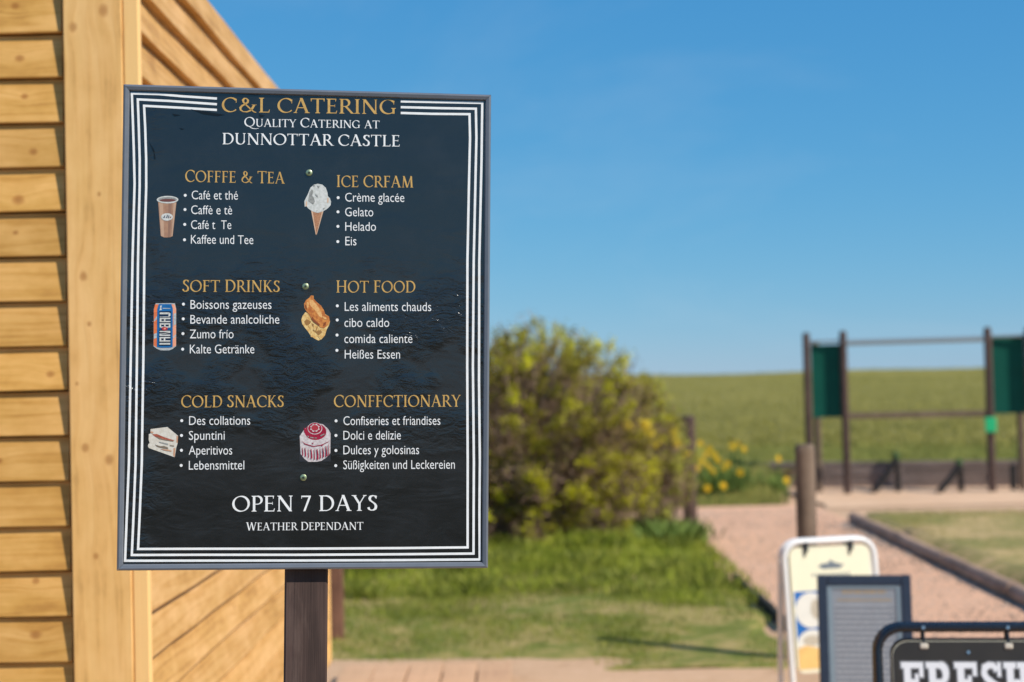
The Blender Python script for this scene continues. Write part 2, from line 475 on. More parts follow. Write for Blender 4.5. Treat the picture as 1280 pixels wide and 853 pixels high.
M['ground'] = ground_mat('dry_earth', [(0.30, (0.470, 0.284, 0.159)), (0.5, (0.616, 0.392, 0.237)), (0.7, (0.694, 0.461, 0.292))], 0.8, 12, fleck=(0.269, 0.167, 0.103))
M['path'] = ground_mat('pink_gravel', [(0.3, (0.650, 0.357, 0.216)), (0.5, (0.717, 0.413, 0.258)), (0.7, (0.773, 0.479, 0.317))], 0.5, 9, fleck=(0.694, 0.510, 0.386), flecks=160)
M['sand'] = ground_mat('pale_play_sand', [(0.3, (0.630, 0.396, 0.236)), (0.5, (0.714, 0.460, 0.289)), (0.7, (0.756, 0.515, 0.334))], 0.6, 9)
M['turf'] = ground_mat('worn_turf', [(0.36, (0.136, 0.160, 0.025)), (0.46, (0.196, 0.210, 0.044)), (0.53, (0.357, 0.286, 0.094)), (0.62, (0.476, 0.344, 0.149))], 0.9, 5, bump=0.6)
M['turf_dry'] = ground_mat('dry_turf', [(0.36, (0.184, 0.185, 0.050)), (0.46, (0.304, 0.260, 0.086)), (0.54, (0.478, 0.344, 0.145)), (0.64, (0.589, 0.395, 0.205))], 0.7, 5, bump=0.6)
M['field'] = ground_mat('field_turf', [(0.34, (0.228, 0.209, 0.045)), (0.5, (0.300, 0.259, 0.061)), (0.66, (0.372, 0.308, 0.081))], 0.10, 1.1, bump=0.8, bdist=0.08)
M['reflection_turf'] = ground_mat('reflection_dark_turf', [(0.34, (0.034, 0.039, 0.016)), (0.66, (0.060, 0.057, 0.027))], 0.3, 2)  # kept dark for what the sign mirrors from behind the camera
M['soil'] = ground_mat('dark_soil', [(0.3, (0.035, 0.028, 0.018)), (0.7, (0.08, 0.06, 0.04))], 3, 20)


def leaf_mat(name, lo, hi, trans=0.25, rough=0.6, spec=0.25):
    N = NT(name)
    a = N.n('ShaderNodeAttribute', attribute_name='tint')
    c = N.mix(a.outputs['Fac'], lo, hi)
    n = N.noise(N.geo_pos(), 1.6, 4, 0.6)
    c = N.mix(N.maprange(n, 0.42, 0.62, 0, 0.6), c, tuple(x * 0.75 for x in lo))
    N.set(**{'Base Color': c, 'Roughness': rough, 'Specular IOR Level': spec})
    tr = N.n('ShaderNodeBsdfTranslucent'); N.l(c, tr.inputs['Color'])
    ms = N.n('ShaderNodeMixShader'); ms.inputs[0].default_value = trans
    N.l(N.bsdf.outputs[0], ms.inputs[1]); N.l(tr.outputs[0], ms.inputs[2]); N.l(ms.outputs[0], N.out.inputs['Surface'])
    return N.mat


M['grass'] = leaf_mat('grass_blades', (0.141, 0.181, 0.018), (0.370, 0.370, 0.070))
M['grass_lush'] = leaf_mat('lush_grass_blades', (0.20, 0.255, 0.018), (0.50, 0.52, 0.07))
M['grass_dry'] = leaf_mat('dry_grass_blades', (0.240, 0.225, 0.049), (0.520, 0.396, 0.140))
M['grass_field'] = leaf_mat('field_grass_blades', (0.250, 0.237, 0.041), (0.451, 0.386, 0.105))
M['grass_bank'] = leaf_mat('bank_grass_blades', (0.22, 0.24, 0.045), (0.42, 0.42, 0.12))
M['gorse'] = leaf_mat('bush_leaves', (0.20, 0.165, 0.030), (0.72, 0.69, 0.022), 0.3)
M['gorse2'] = leaf_mat('side_bush_leaves', (0.22, 0.25, 0.03), (0.55, 0.56, 0.08), 0.3)
M['twig'] = leaf_mat('bush_twigs', (0.20, 0.125, 0.085), (0.50, 0.335, 0.235), 0.0, 0.9)
M['petal'] = leaf_mat('yellow_petals', (0.80, 0.56, 0.02), (0.86, 0.72, 0.10), 0.25)
M['trumpet'] = plain('orange_trumpet', (0.82, 0.38, 0.015), 0.5)
M['stem_green'] = leaf_mat('green_stems', (0.10, 0.17, 0.035), (0.27, 0.35, 0.08), 0.2)
M['bark'] = plain('bush_bark', (0.24, 0.175, 0.13), 0.9, 0, 0.2, 40, 0.4)


# ================================================================== SETTING
def sheet(name, x0, x1, y0, y1, nx, ny, mat, hf, wob=0.0):
    xs = np.linspace(x0, x1, nx); ys = np.linspace(y0, y1, ny)
    V = []
    for j, y in enumerate(ys):
        for i, x in enumerate(xs):
            ex = ey = 0
            if wob:
                if i in (0, nx - 1): ex = wob * noise.noise((x * 1.3, y * 1.7, 4.2))
                if j in (0, ny - 1): ey = wob * noise.noise((x * 1.7, y * 1.3, 9.2))
            V.append((x + ex, y + ey, hf(x, y, i in (0, nx - 1) or j in (0, ny - 1))))
    F = [(j * nx + i, j * nx + i + 1, (j + 1) * nx + i + 1, (j + 1) * nx + i) for j in range(ny - 1) for i in range(nx - 1)]
    return fast_mesh(name, V, F, mat, smooth=True)


g = mesh_obj('ground', [(-3000, -3000, 0), (3000, -3000, 0), (3000, 3000, 0), (-3000, 3000, 0)], [(0, 1, 2, 3)], M['ground'])
tag(g, kind='structure')


def sm(a, b, x):
    t = max(0.0, min(1.0, (x - a) / (b - a)))
    return t * t * (3 - 2 * t)


# gravel path: straight run towards the playground, with an arm leading left behind the bush
p = sheet('path', 1.96, 4.36, 2.0, 23.9, 12, 80, M['path'], lambda x, y, e: 0.004 + 0.012 * (noise.noise((x * 1.5, y * 1.5, 1)) * 0.5 + 0.5) * (not e))
tag(p, kind='structure')
p2 = sheet('path_arm', -12, 1.99, 21.2, 23.6, 40, 10, M['path'], lambda x, y, e: 0.008, 0.15)
tag(p2, kind='structure')
ps = sheet('play_surface', 4.42, 16, 22.9, 27.6, 50, 20, M['sand'], lambda x, y, e: 0.012 + 0.03 * sm(22.9, 23.6, y) + 0.02 * noise.noise((x, y * 2, 3)) * (not e), 0.2)
tag(ps, kind='structure')


def lawn_h(x, y, e=False):
    base = 0.012 + 0.054 * sm(11.0, 13.0, y) - 0.035 * sm(1.2, -0.6, x + 0.5 * noise.noise((x * 2, y * 2, 8))) * sm(11.4, 10.9, y)
    base += 0.12 * sm(14.2, 17.0, y) * sm(2.0, 1.0, x) * sm(20.5, 18.5, y)
    base += 0.03 * noise.noise((x * 0.9, y * 0.9, 0))
    if e: return -0.02
    return base


lawn = sheet('lawn', -9, 1.93, 10.45, 21.0, 90, 96, M['turf'], lawn_h, 0.5)
tag(lawn, kind='structure')


bl = mesh_obj('unseen_dark_turf', [(-60, -80, 0.006), (60, -80, 0.006), (60, 1.6, 0.006), (-60, 1.6, 0.006)], [(0, 1, 2, 3)], M['reflection_turf'])  # unseen ground added behind the camera to darken the sign's reflection
tag(bl, kind='structure')


def rlawn_h(x, y, e=False):
    if e: return 0.0
    return 0.10 + 0.03 * noise.noise((x * 0.8, y * 0.8, 5))


rl = sheet('side_lawn', 4.40, 14, 6, 21.0, 60, 80, M['turf_dry'], rlawn_h, 0.15)
tag(rl, kind='structure')


def wall_y(x): return 27.05 - 0.29 * (x - 4.4)


def field_y0(x):
    t = sm(4.0, 4.55, x)
    return 23.75 * (1 - t) + (max(24.3, wall_y(x)) + 0.12) * t


def field_h(x, s):
    t = sm(4.0, 4.55, x)
    left = 0.50 * sm(0, 2.6, s) + 0.005
    right = 0.40
    y = field_y0(x) + s
    z = left * (1 - t) + right * t
    rise = max(0.0, y - 27.0)
    z += 1.83 * (min(rise, 66) / 66.0) ** 1.12
    if rise > 66: z -= 0.0012 * (rise - 66) ** 2
    z += -0.006 * (x - 8) * min(1, rise / 60.0)
    z += (0.05 + 0.10 * min(1, rise / 50)) * noise.noise((x * 0.12, y * 0.12, 2)) * min(1, s / 3)
    z += 0.02 * noise.noise((x * 1.1, y * 1.1, 2)) * min(1, s)
    return z


xs = np.concatenate([np.linspace(-160, -12, 30), np.linspace(-10, 30, 90), np.linspace(33, 200, 34)])
ss = np.concatenate([np.linspace(0, 5, 26), np.linspace(5.5, 110, 90)])
V = [(x, field_y0(x) + s, field_h(x, s)) for s in ss for x in xs]
nx = len(xs)
F = [(j * nx + i, j * nx + i + 1, (j + 1) * nx + i + 1, (j + 1) * nx + i) for j in range(len(ss) - 1) for i in range(nx - 1)]
fld = fast_mesh('field', V, F, M['field'], smooth=True)
tag(fld, kind='structure')


def blades(name, pts, hmin, hmax, wd, mat, lean=0.35, tint=None):
    """pts (n,3); each blade is a bent quad+tip = 2 quads folded into 1 tri + 1 quad -> use 2 tris."""
    n = len(pts)
    a = rng.uniform(0, 2 * np.pi, n); h = rng.uniform(hmin, hmax, n) ; wv = wd * rng.uniform(0.6, 1.3, n)
    la = rng.uniform(0, 2 * np.pi, n); lm = rng.uniform(0, lean, n) * h
    dx, dy = np.cos(a) * wv / 2, np.sin(a) * wv / 2
    P = np.asarray(pts)
    V = np.zeros((n, 4, 3), np.float32)
    V[:, 0] = P + np.stack([-dx, -dy, np.zeros(n)], 1)
    V[:, 1] = P + np.stack([dx, dy, np.zeros(n)], 1)
    mx, my = np.cos(la) * lm, np.sin(la) * lm
    V[:, 2] = P + np.stack([dx * .7 + mx * .4, dy * .7 + my * .4, h * .6], 1)
    V[:, 3] = P + np.stack([mx, my, h], 1)
    i = np.arange(n) * 4
    F = np.concatenate([np.stack([i, i + 1, i + 2], 1), np.stack([i, i + 2, i + 3], 1)])
    tv = rng.uniform(0, 1, n) if tint is None else tint
    o = fast_mesh(name, V.reshape(-1, 3), F, mat, tint=np.repeat(tv, 4))
    tag(o, kind='stuff')
    return o


def scatter(n, x0, x1, y0, y1, hf, mask=None, bias=1.0):
    out = []
    tries = 0
    while len(out) < n and tries < n * 8:
        tries += 1
        x = random.uniform(x0, x1); y = y0 + (y1 - y0) * random.random() ** bias
        if mask and not mask(x, y): continue
        out.append((x, y, hf(x, y)))
    return out


def lawn_mask(x, y):
    v = noise.noise((x * 1.1, y * 0.8, 7)) * 0.8 + 0.35 * noise.noise((x * 3.5, y * 3.0, 3))
    thin = sm(10.9 - 0.6 * sm(0, 1.2, x), 11.8 - 0.5 * sm(0, 1.2, x), y + 0.7 * noise.noise((x * 1.6, y, 1))) * (0.35 + 0.65 * sm(13.0, 15.5, y))
    thin *= 1 - 0.6 * sm(1.0, 2.0, x) * sm(15.5, 12.5, y)
    return random.random() < thin * (0.75 + v * 1.5)


o = blades('grass', scatter(54000, -3.2, 1.92, 10.3, 16.2, lambda x, y: lawn_h(x, y) - 0.003, lawn_mask), 0.02, 0.05, 0.008, M['grass'])
tag(o, 'short worn green grass on the lawn before the bush', 'grass')


def lush_mask(x, y): return random.random() < sm(12.6, 17.4, y + 1.6 * noise.noise((x * 1.0, y, 3))) * (0.6 + 0.8 * noise.noise((x * 2, y * 2, 5)))


o = blades('grass', scatter(36000, -3.4, 2.1, 12.6, 20.6, lambda x, y: lawn_h(x, y) - 0.003, lush_mask), 0.04, 0.11, 0.011, M['grass_lush'], 0.6)
tag(o, 'longer bright green grass growing round the foot of the bush', 'grass')
tp = []
for _ in range(85):
    cx_, cy_ = random.uniform(-3, 1.9), 17.3 - 3.6 * random.random() ** 1.6
    for _k in range(70): tp.append((cx_ + random.gauss(0, .10), cy_ + random.gauss(0, .08), lawn_h(cx_, cy_) - 0.004))
o = blades('grass', tp, 0.07, 0.17, 0.012, M['grass'], 0.9)
tag(o, 'taller grass tufts dotted over the grass in front of the bush', 'grass')
o = blades('grass', scatter(26000, 4.6, 11, 11.5, 21.0, lambda x, y: rlawn_h(x, y) - 0.003,
           lambda x, y: random.random() < (0.10 + 0.9 * sm(0.0, 0.45, noise.noise((x * 0.5, y * 0.35, 11)) + 0.35 * sm(5.0, 7.0, x)))), 0.02, 0.05, 0.008, M['grass_dry'])
tag(o, 'sparse dry grass on the worn lawn beyond the log edging', 'grass')
o = blades('grass', scatter(30000, 1.0, 12, 0.0, 7.0, lambda x, s: 0, bias=1.0) and
           [(x, field_y0(x) + s, field_h(x, s) - 0.004) for x, s in ((random.uniform(0, 14), random.random() ** 1.3 * 6) for _ in range(34000))], 0.04, 0.11, 0.012, M['grass_bank'], 0.5,
           tint=rng.uniform(0.2, 1.0, 34000))
tag(o, 'bright green grass on the bank above the timber wall', 'grass')
pf = []
for _ in range(60000):
    s = 5 + 85 * random.random() ** 1.4
    y = 24 + s
    x = random.uniform(-0.2, 0.42) * y
    pf.append((x, field_y0(x) + s, field_h(x, s) - 0.01))
o = blades('grass', pf, 0.04, 0.11, 0.035, M['grass_field'], 0.7)
tag(o, 'rough olive grass covering the rising field', 'grass')


def stones(name, n, place, r0, r1, mat):
    V = []; F = []
    base = [(1, 0, 0), (-1, 0, 0), (0, 1, 0), (0, -1, 0), (0, 0, 1), (0, 0, -1)]
    tri = [(0, 2, 4), (2, 1, 4), (1, 3, 4), (3, 0, 4), (2, 0, 5), (1, 2, 5), (3, 1, 5), (0, 3, 5)]
    for k in range(n):
        x, y, z = place()
        r = random.uniform(r0, r1); b = len(V)
        a = random.random() * 6.28
        for v in base:
            vx, vy = v[0] * math.cos(a) - v[1] * math.sin(a), v[0] * math.sin(a) + v[1] * math.cos(a)
            V.append((x + vx * r * random.uniform(.7, 1.3), y + vy * r * random.uniform(.7, 1.3), z + v[2] * r * 0.6))
        F += [tuple(b + i for i in f) for f in tri]
    o = fast_mesh(name, V, F, mat, tint=np.repeat(rng.uniform(0, 1, n), 6))
    tag(o, kind='stuff')
    return o


M['stone'] = leaf_mat('gravel_stones', (0.22, 0.16, 0.125), (0.60, 0.50, 0.42), 0.0, 0.9)
o = stones('gravel', 9000, lambda: (random.uniform(2.0, 4.25), 8.0 + 15.0 * random.random(), 0.012), 0.004, 0.013, M['stone'])
tag(o, 'small pink grey stones loose on the gravel path', 'gravel')
o = stones('gravel', 2600, lambda: (4.30 + (lambda y: -0.03 * (13.1 - y) * 0)(0) - abs(random.gauss(0, 0.16)), random.uniform(8, 20.5), 0.014), 0.006, 0.022, M['stone'])
tag(o, 'coarser chippings gathered against the log edging', 'gravel')

# ================================================================== CABIN
PITCH = 0.1397
Z0 = 3.032 - 20 * PITCH       # lap line of the lowest board
TOP = 3.032 + 3 * PITCH
cabin = empty('timber_cabin', (-3.4, 7.35, 0))
tag(cabin, 'golden timber cabin clad in overlapping boards, left of the black menu board', 'cabin')
CO = Vector(cabin.location)


def to_cabin(v): return tuple(Vector(v) - CO)


# front boards (face -Y); local origin at board centre
BL = 4.2
nseg = 10
def front_board_mesh(seed):
    rr = random.Random(seed)
    x1 = -1.384; x0 = x1 - BL
    prof = [(5.03, 0.0), (4.9705, 0.0), (4.969, 0.004), (4.9855, 0.1345), (5.03, 0.1345)]  # stops short of the lap; the slot onto black deepens its shadow
    V = []; F = []
    for i in range(nseg + 1):
        x = x0 + (x1 - x0) * i / nseg
        dz = 0.0025 * rr.uniform(-1, 1); dy = 0.0012 * rr.uniform(-1, 1)
        for y, z in prof:
            V.append((x - (x0 + x1) / 2, y - 5.0 + dy, z - 0.07 + (dz if z < 0.01 else 0)))
    k = len(prof)
    for i in range(nseg):
        for j in range(k):
            a = i * k + j; b = i * k + (j + 1) % k
            F.append((a, b, b + k, a + k))
    F.append(tuple(range(k))[::-1]); F.append(tuple(nseg * k + j for j in range(k)))
    me = bpy.data.meshes.new('board'); me.from_pydata(V, [], F); me.materials.append(M['board_front']); me.update()
    return me


fm = [front_board_mesh(s) for s in range(4)]
front_knots = {0: (-1.518, 2.955, .011), -1: (-1.53, 3.12, .010), 1: (-1.505, 2.835, .009), 2: (-1.478, 2.66, .011), 3: (-1.528, 2.511, .015), 4: (-1.54, 2.409, .007),
               7: (-1.437, 1.965, .010), 9: (-1.60, 1.70, .008), 12: (-1.495, 1.325, .009), 13: (-1.498, 1.159, .014)}
xc = -1.384 - BL / 2
for k in range(-3, 21):
    zl = 3.032 - PITCH * k          # lap line k; board below it
    zb = zl - PITCH
    if zb < 0.2: continue
    b = bpy.data.objects.new('board', fm[k % 4])
    COL.objects.link(b); b.parent = cabin
    b.location = to_cabin((xc, 5.0, zb + 0.07))
    kx, kz, ks = front_knots.get(k, (-1.372 - random.uniform(0.3, 0.9), zb + random.uniform(0.03, 0.12), random.uniform(0.003, 0.006)))
    b['knot'] = (kx - xc, kz - (zb + 0.07), ks)

# side boards (face +X)
SY0, SY1 = 4.992, 9.70
def side_board_mesh(seed, ya, yb):
    rr = random.Random(seed)
    prof = [(-1.215, 0.0), (-1.144, 0.0), (-1.1425, 0.004), (-1.171, 0.1345), (-1.215, 0.1345)]  # same slot onto black under each side board, for lap shade
    V = []; F = []
    n = 14
    for i in range(n + 1):
        y = ya + (yb - ya) * i / n
        dz = 0.003 * rr.uniform(-1, 1); dx = 0.002 * rr.uniform(-1, 1)
        for x, z in prof:
            V.append((x + 1.18 + dx, y - (ya + yb) / 2, z - 0.07 + (dz if z < 0.01 else 0)))
    k = len(prof)
    for i in range(n):
        for j in range(k):
            a = i * k + j; b = i * k + (j + 1) % k
            F.append((a, a + k, b + k, b))
    F.append(tuple(range(k))); F.append(tuple(n * k + j for j in range(k))[::-1])
    me = bpy.data.meshes.new('board'); me.from_pydata(V, [], F); me.materials.append(M['board_side']); me.update()
    return me


smesh = [side_board_mesh(20 + s, SY0, SY1) for s in range(4)]
for k in range(-3, 21):
    zb = 3.032 - PITCH * k - PITCH
    if zb < 0.2: continue
    b = bpy.data.objects.new('board', smesh[k % 4])
    COL.objects.link(b); b.parent = cabin
    b.location = to_cabin((-1.18, (SY0 + SY1) / 2, zb + 0.07))
    b['knot'] = (random.uniform(-2.2, 1.5), random.uniform(-0.05, 0.05), random.uniform(0.006, 0.012))

# the corner board keeps world-like object coordinates so its knots sit where the photo has them
mb = MB(); mb.box(-1.374, -1.1905, 4.952, 5.02, 0.24, TOP, bev=0.003)
c = mb.build('corner_board', M['corner'], cabin, loc=tuple(-CO))
mb = MB(); mb.box(-1.189, -1.1385, 4.956, 4.990, 0.24, TOP, bev=0.004)
mb.build('corner_batten', M['pine_plain'], cabin, loc=tuple(-CO))
mb = MB(); mb.box(-1.20, -1.142, 9.702, 9.76, 0.24, TOP, bev=0.004)
mb.build('corner_batten', M['pine_plain'], cabin, loc=tuple(-CO))
mb = MB(); mb.box(-5.56, -1.22, 5.031, 9.69, 0.20, TOP - 0.01)
mb.build('inner_wall', M['gap_shade'], cabin, loc=tuple(-CO))
mb = MB(); mb.box(-5.54, -1.225, 5.06, 9.66, 0.0, 0.199)
mb.build('plinth', M['soil'], cabin, loc=tuple(-CO))
mb = MB(); mb.box(-5.62, -1.185, 4.955, 9.745, TOP + 0.002, TOP + 0.012)
mb.build('roof', M['roof_felt'], cabin, loc=tuple(-CO))

# ================================================================== DECK
deck = empty('timber_deck', (-0.6, 8.0, 0))
tag(deck, 'pale timber deck laid beside the cabin, its planks ending at the grass', 'deck')
edges = [-1.14, -0.93, -0.715, -0.49, -0.275, -0.05]
pm = MB(); pm.box(-0.104, 0.104, -2.48, 2.48, -0.015, 0.015, bev=0.003)
dm = None
for i in range(5):
    b = pm.build('plank', M['deck'], deck) if dm is None else bpy.data.objects.new('plank', dm)
    if dm is None: dm = b.data
    else: COL.objects.link(b); b.parent = deck
    b.location = ((edges[i] + edges[i + 1]) / 2 + 0.6, random.uniform(-0.015, 0.015), 0.078 + random.uniform(-0.002, 0.002))
for y in (5.6, 7.2, 8.8, 10.30):
    mb = MB(); mb.box(-1.12, -0.08, y - 0.03, y + 0.03, 0.001, 0.061)
    mb.build('joist', M['soil'], deck, loc=tuple(-Vector(deck.location)))

# ================================================================== POSTS
def bollard(x, y, h, r, label, mat='grey_post', seed=1, square=False):
    rr = random.Random(seed)
    t = empty('timber_post', (x, y, 0)); tag(t, label, 'post')
    mb = MB()
    if square:
        mb.box(-r, r, -r, r, -0.25, h, bev=0.008)
        mb.build('shaft', M[mat], t)
    else:
        n = 14; V = []; F = []
        zs = [-0.25, 0.0, 0.3, 0.6, 0.9, h - 0.06, h - 0.012, h]
        for i, z in enumerate(zs):
            for k in range(n):
                a = 2 * math.pi * k / n
                q = r * (1 + 0.06 * math.sin(3 * a + seed) + 0.04 * rr.uniform(-1, 1)) * (0.88 if i == len(zs) - 1 else 1)
                V.append((q * math.cos(a), q * math.sin(a), z + (0.006 * math.cos(a) if i > 4 else 0)))
        for i in range(len(zs) - 1):
            for k in range(n):
                a = i * n + k; b = i * n + (k + 1) % n
                F.append((a, b, b + n, a + n))
        F.append(tuple((len(zs) - 1) * n + k for k in range(n)))
        o = mesh_obj('shaft', V, F, M[mat], t); auto_smooth(o, 50)
        mb = MB(); mb.tube([(0, 0, h + 0.001), (0, 0, h + 0.006)], [r * 0.86, r * 0.80], 14)
        mb.build('end_grain', M['grey_post'], t)
    return t


bollard(1.945, 10.77, 1.44, 0.066, 'weathered round timber post rising behind the white framed board', seed=3)
bollard(2.233, 20.56, 1.43, 0.092, 'dark timber post beside the bush at the far end of the grass', 'brown_post', seed=5)
bollard(-1.37, 12.02, 1.45, 0.060, 'short brown timber post standing on the grass past the cabin corner', 'red_post', seed=2, square=True)

# ================================================================== LOG EDGING, DARK EDGE
le = empty('log_edging', (4.24, 16, 0)); tag(le, 'half sunk logs laid end to end along the right side of the path', 'edging')
LO = Vector(le.location)
y = 20.75
li = 0
while y > 5:
    L = [2.45, 2.6, 2.3, 2.5, 2.4, 2.5, 2.6][li % 7]
    ya, yb = y, y - L + 0.02
    fx = lambda yy: 4.135 + 0.03 * (yy - 13.1)
    pts = []; rad = []
    for i in range(9):
        yy = ya + (yb - ya) * i / 8
        pts.append((fx(yy) - LO.x + random.uniform(-.008, .008), yy - LO.y, 0.052 + random.uniform(-.010, .010)))
        rad.append(0.080 * random.uniform(0.90, 1.10))
    mb = MB(); mb.tube(pts, rad, 12)
    auto_smooth(mb.build('log', M['log'], le), 50)
    y -= L; li += 1
de = MB()
for i in range(4): de.box(1.975, 2.025, 11.95 + i * 0.72, 12.65 + i * 0.72, -0.02, 0.095 + 0.01 * (i % 2), bev=0.006)
eo = de.build('timber_edging', M['dark_edge']); tag(eo, 'dark timber edging between the worn grass and the gravel path', 'edging')

# ================================================================== RETAINING WALL
rw = empty('retaining_wall', (8, wall_y(8), 0)); tag(rw, 'low wall of grey brown timber sleepers holding back the field', 'wall')
WO = Vector(rw.location)
ang = math.atan(-0.29)
rowh = 0.112
pmesh = None
for row in range(4):
    xx = 4.10
    first = True
    while xx < 15:
        Ln = 2.4 if not (first and row % 2) else 1.3
        first = False
        cx = xx + Ln / 2 * math.cos(ang)
        o = bpy.data.objects.new('sleeper', None) if False else None
        key = 'sleeper%g' % Ln
        me = bpy.data.meshes.get(key)
        if me is None:
            mb = MB(); mb.box(-Ln / 2 + 0.004, Ln / 2 - 0.004, -0.06, 0.06, -rowh / 2 + 0.004, rowh / 2 - 0.004, bev=0.008)
            ob = mb.build('sleeper', M['sleeper'], rw); ob.data.name = key
        else:
            ob = bpy.data.objects.new('sleeper', me); COL.objects.link(ob); ob.parent = rw
        ob.location = (cx - WO.x, wall_y(cx) - WO.y + random.uniform(-.008, .008), 0.02 + rowh * (row + 0.5))
        ob.rotation_euler = (0, 0, ang)
        xx += Ln * math.cos(ang)

mb = MB(); mb.box(-0.09, 0.09, -0.08, 0.08, -0.1, 0.50, bev=0.01)  # dark block added in place of the shaded gap at the wall's end
mb.build('dark_gap_block', M['dark_edge'], rw, loc=(3.99 - WO.x, wall_y(3.99) - WO.y, 0))

# ================================================================== BUSHES
def bush(name, label, cx, cy, cz0, rx, ry, h, nstem, ncl, leafmat, per, lsz, twigs, flower=None, seed=1, topgap=0.0):
    rr = np.random.default_rng(seed)
    t = empty(name, (cx, cy, cz0)); tag(t, label, 'bush')
    random.seed(seed)
    mb = MB()
    tips = []
    cen = 0.42 * h
    for i in range(nstem):
        az = rr.uniform(0, 2 * np.pi); u = rr.uniform(-0.75, 1.0)
        ph = math.asin(u)
        lum = 0.96 + 0.16 * noise.noise((math.cos(az) * 1.7, math.sin(az) * 1.7, u * 1.7 + seed))
        rad = lum * (rr.uniform(0.94, 1.04) if rr.random() < 0.6 else rr.uniform(0.6, 0.94))
        rad /= (abs(math.cos(ph)) ** 3 + abs(math.sin(ph)) ** 3) ** (1 / 3)
        tip = Vector((rx * rad * math.cos(ph) * math.cos(az), ry * rad * math.cos(ph) * math.sin(az), cen + (h - cen) * rad * math.sin(ph) if u > 0 else cen + cen * rad * math.sin(ph)))
        tip.z = max(0.12, tip.z)
        b0 = Vector((rr.normal(0, 0.16 * rx), rr.normal(0, 0.16 * ry), -0.02))
        mid = b0.lerp(tip, 0.5) + Vector((rr.normal(0, .08), rr.normal(0, .08), 0.12 * h * rr.uniform(0, 1)))
        P = []
        for k in range(6):
            s = k / 5
            q = b0 * (1 - s) ** 2 + mid * 2 * s * (1 - s) + tip * s * s
            P.append(q + Vector(rr.normal(0, 0.012, 3)))
        mb.tube(P, [0.016 * (1 - k / 5.5) + 0.003 for k in range(6)], 4, caps=False)
        tips.append((P[-1], (P[-1] - P[-2]).normalized(), 1.0))
        for k in range(5):
            s = rr.uniform(0.45, 0.95)
            q = b0 * (1 - s) ** 2 + mid * 2 * s * (1 - s) + tip * s * s
            d = (tip - mid).normalized() + Vector(rr.normal(0, 0.6, 3)); d.normalize()
            e = q + d * rr.uniform(0.08, 0.24) * min(1.0, h / 2)
            mb.tube([q, q.lerp(e, 0.5) + Vector(rr.normal(0, 0.01, 3)), e], [0.006, 0.004, 0.002], 3, caps=False)
            tips.append((e, d, rr.uniform(0.3, 1)))
    mb.build('branches', M['bark'], t)
    # twig haze
    T = []
    for k in range(twigs):
        tp, d, _ = tips[rr.integers(len(tips))]
        q = tp * rr.uniform(0.55, 1.02) + Vector(rr.normal(0, 0.06, 3))
        if q.z < 0.05: q.z = 0.05 + rr.uniform(0, .1)
        T.append((q, (d + Vector(rr.normal(0, 0.8, 3))).normalized(), rr.uniform(0.05, 0.16)))
    n = len(T)
    Q = np.array([a[0] for a in T]); D = np.array([a[1] for a in T]) * np.array([a[2] for a in T])[:, None]
    S = np.cross(D, rr.normal(0, 1, (n, 3))); S /= (np.linalg.norm(S, axis=1)[:, None] + 1e-9); S *= 0.0042
    V = np.stack([Q - S, Q + S, Q + D], 1).reshape(-1, 3); F = np.arange(n * 3).reshape(-1, 3)
    o = fast_mesh('twigs', V, F, M['twig'], t, tint=np.repeat(rr.uniform(0, 1, n), 3)); tag(o, kind='stuff')
    # leaf clumps
    order = rr.permutation(len(tips))[:ncl]
    C = []; TT = []
    for i in order:
        tp, d, s = tips[i]
        hz = tp.z / h
        m = int(per * rr.uniform(0.5, 1.3) * (0.6 + 0.4 * min(1, hz * 2)))
        ct = rr.choice([0.1, 0.35, 0.75, 1.0], p=[.2, .25, .3, .25])
        for k in range(m):
            C.append(Vector(tp) + d * rr.uniform(-0.09, 0.06) + Vector(rr.normal(0, 0.034, 3)))
            TT.append(min(1, max(0, ct + rr.normal(0, 0.15))))
    C = np.array(C); n = len(C)
    U = rr.normal(0, 1, (n, 3)); U /= np.linalg.norm(U, axis=1)[:, None]; U[:, 2] = np.abs(U[:, 2])
    W = np.cross(U, rr.normal(0, 1, (n, 3))); W /= (np.linalg.norm(W, axis=1)[:, None] + 1e-9)
    sz = rr.uniform(0.6, 1.3, n)[:, None] * lsz
    V = np.stack([C, C + U * sz * .5 + W * sz * .3, C + U * sz, C + U * sz * .5 - W * sz * .3], 1).reshape(-1, 3)
    o = fast_mesh('foliage', V, np.arange(n * 4).reshape(-1, 4), leafmat, t, tint=np.repeat(np.array(TT), 4)); tag(o, kind='stuff')
    if flower:
        C = []
        for (fx, fy, fz, m, sp) in flower:
            for k in range(m): C.append((fx - cx + rr.normal(0, sp), fy - cy + rr.normal(0, sp), fz - cz0 + rr.normal(0, sp)))
        C = np.array(C); n = len(C)
        U = rr.normal(0, 1, (n, 3)); U /= np.linalg.norm(U, axis=1)[:, None]
        W = np.cross(U, rr.normal(0, 1, (n, 3))); W /= (np.linalg.norm(W, axis=1)[:, None] + 1e-9)
        V = np.stack([C, C + U * .011 + W * .008, C + U * .022, C + U * .011 - W * .008], 1).reshape(-1, 3)
        o = fast_mesh('blossom', V, np.arange(n * 4).reshape(-1, 4), M['petal'], t, tint=np.repeat(rr.uniform(0, 1, n), 4)); tag(o, kind='stuff')
    return t


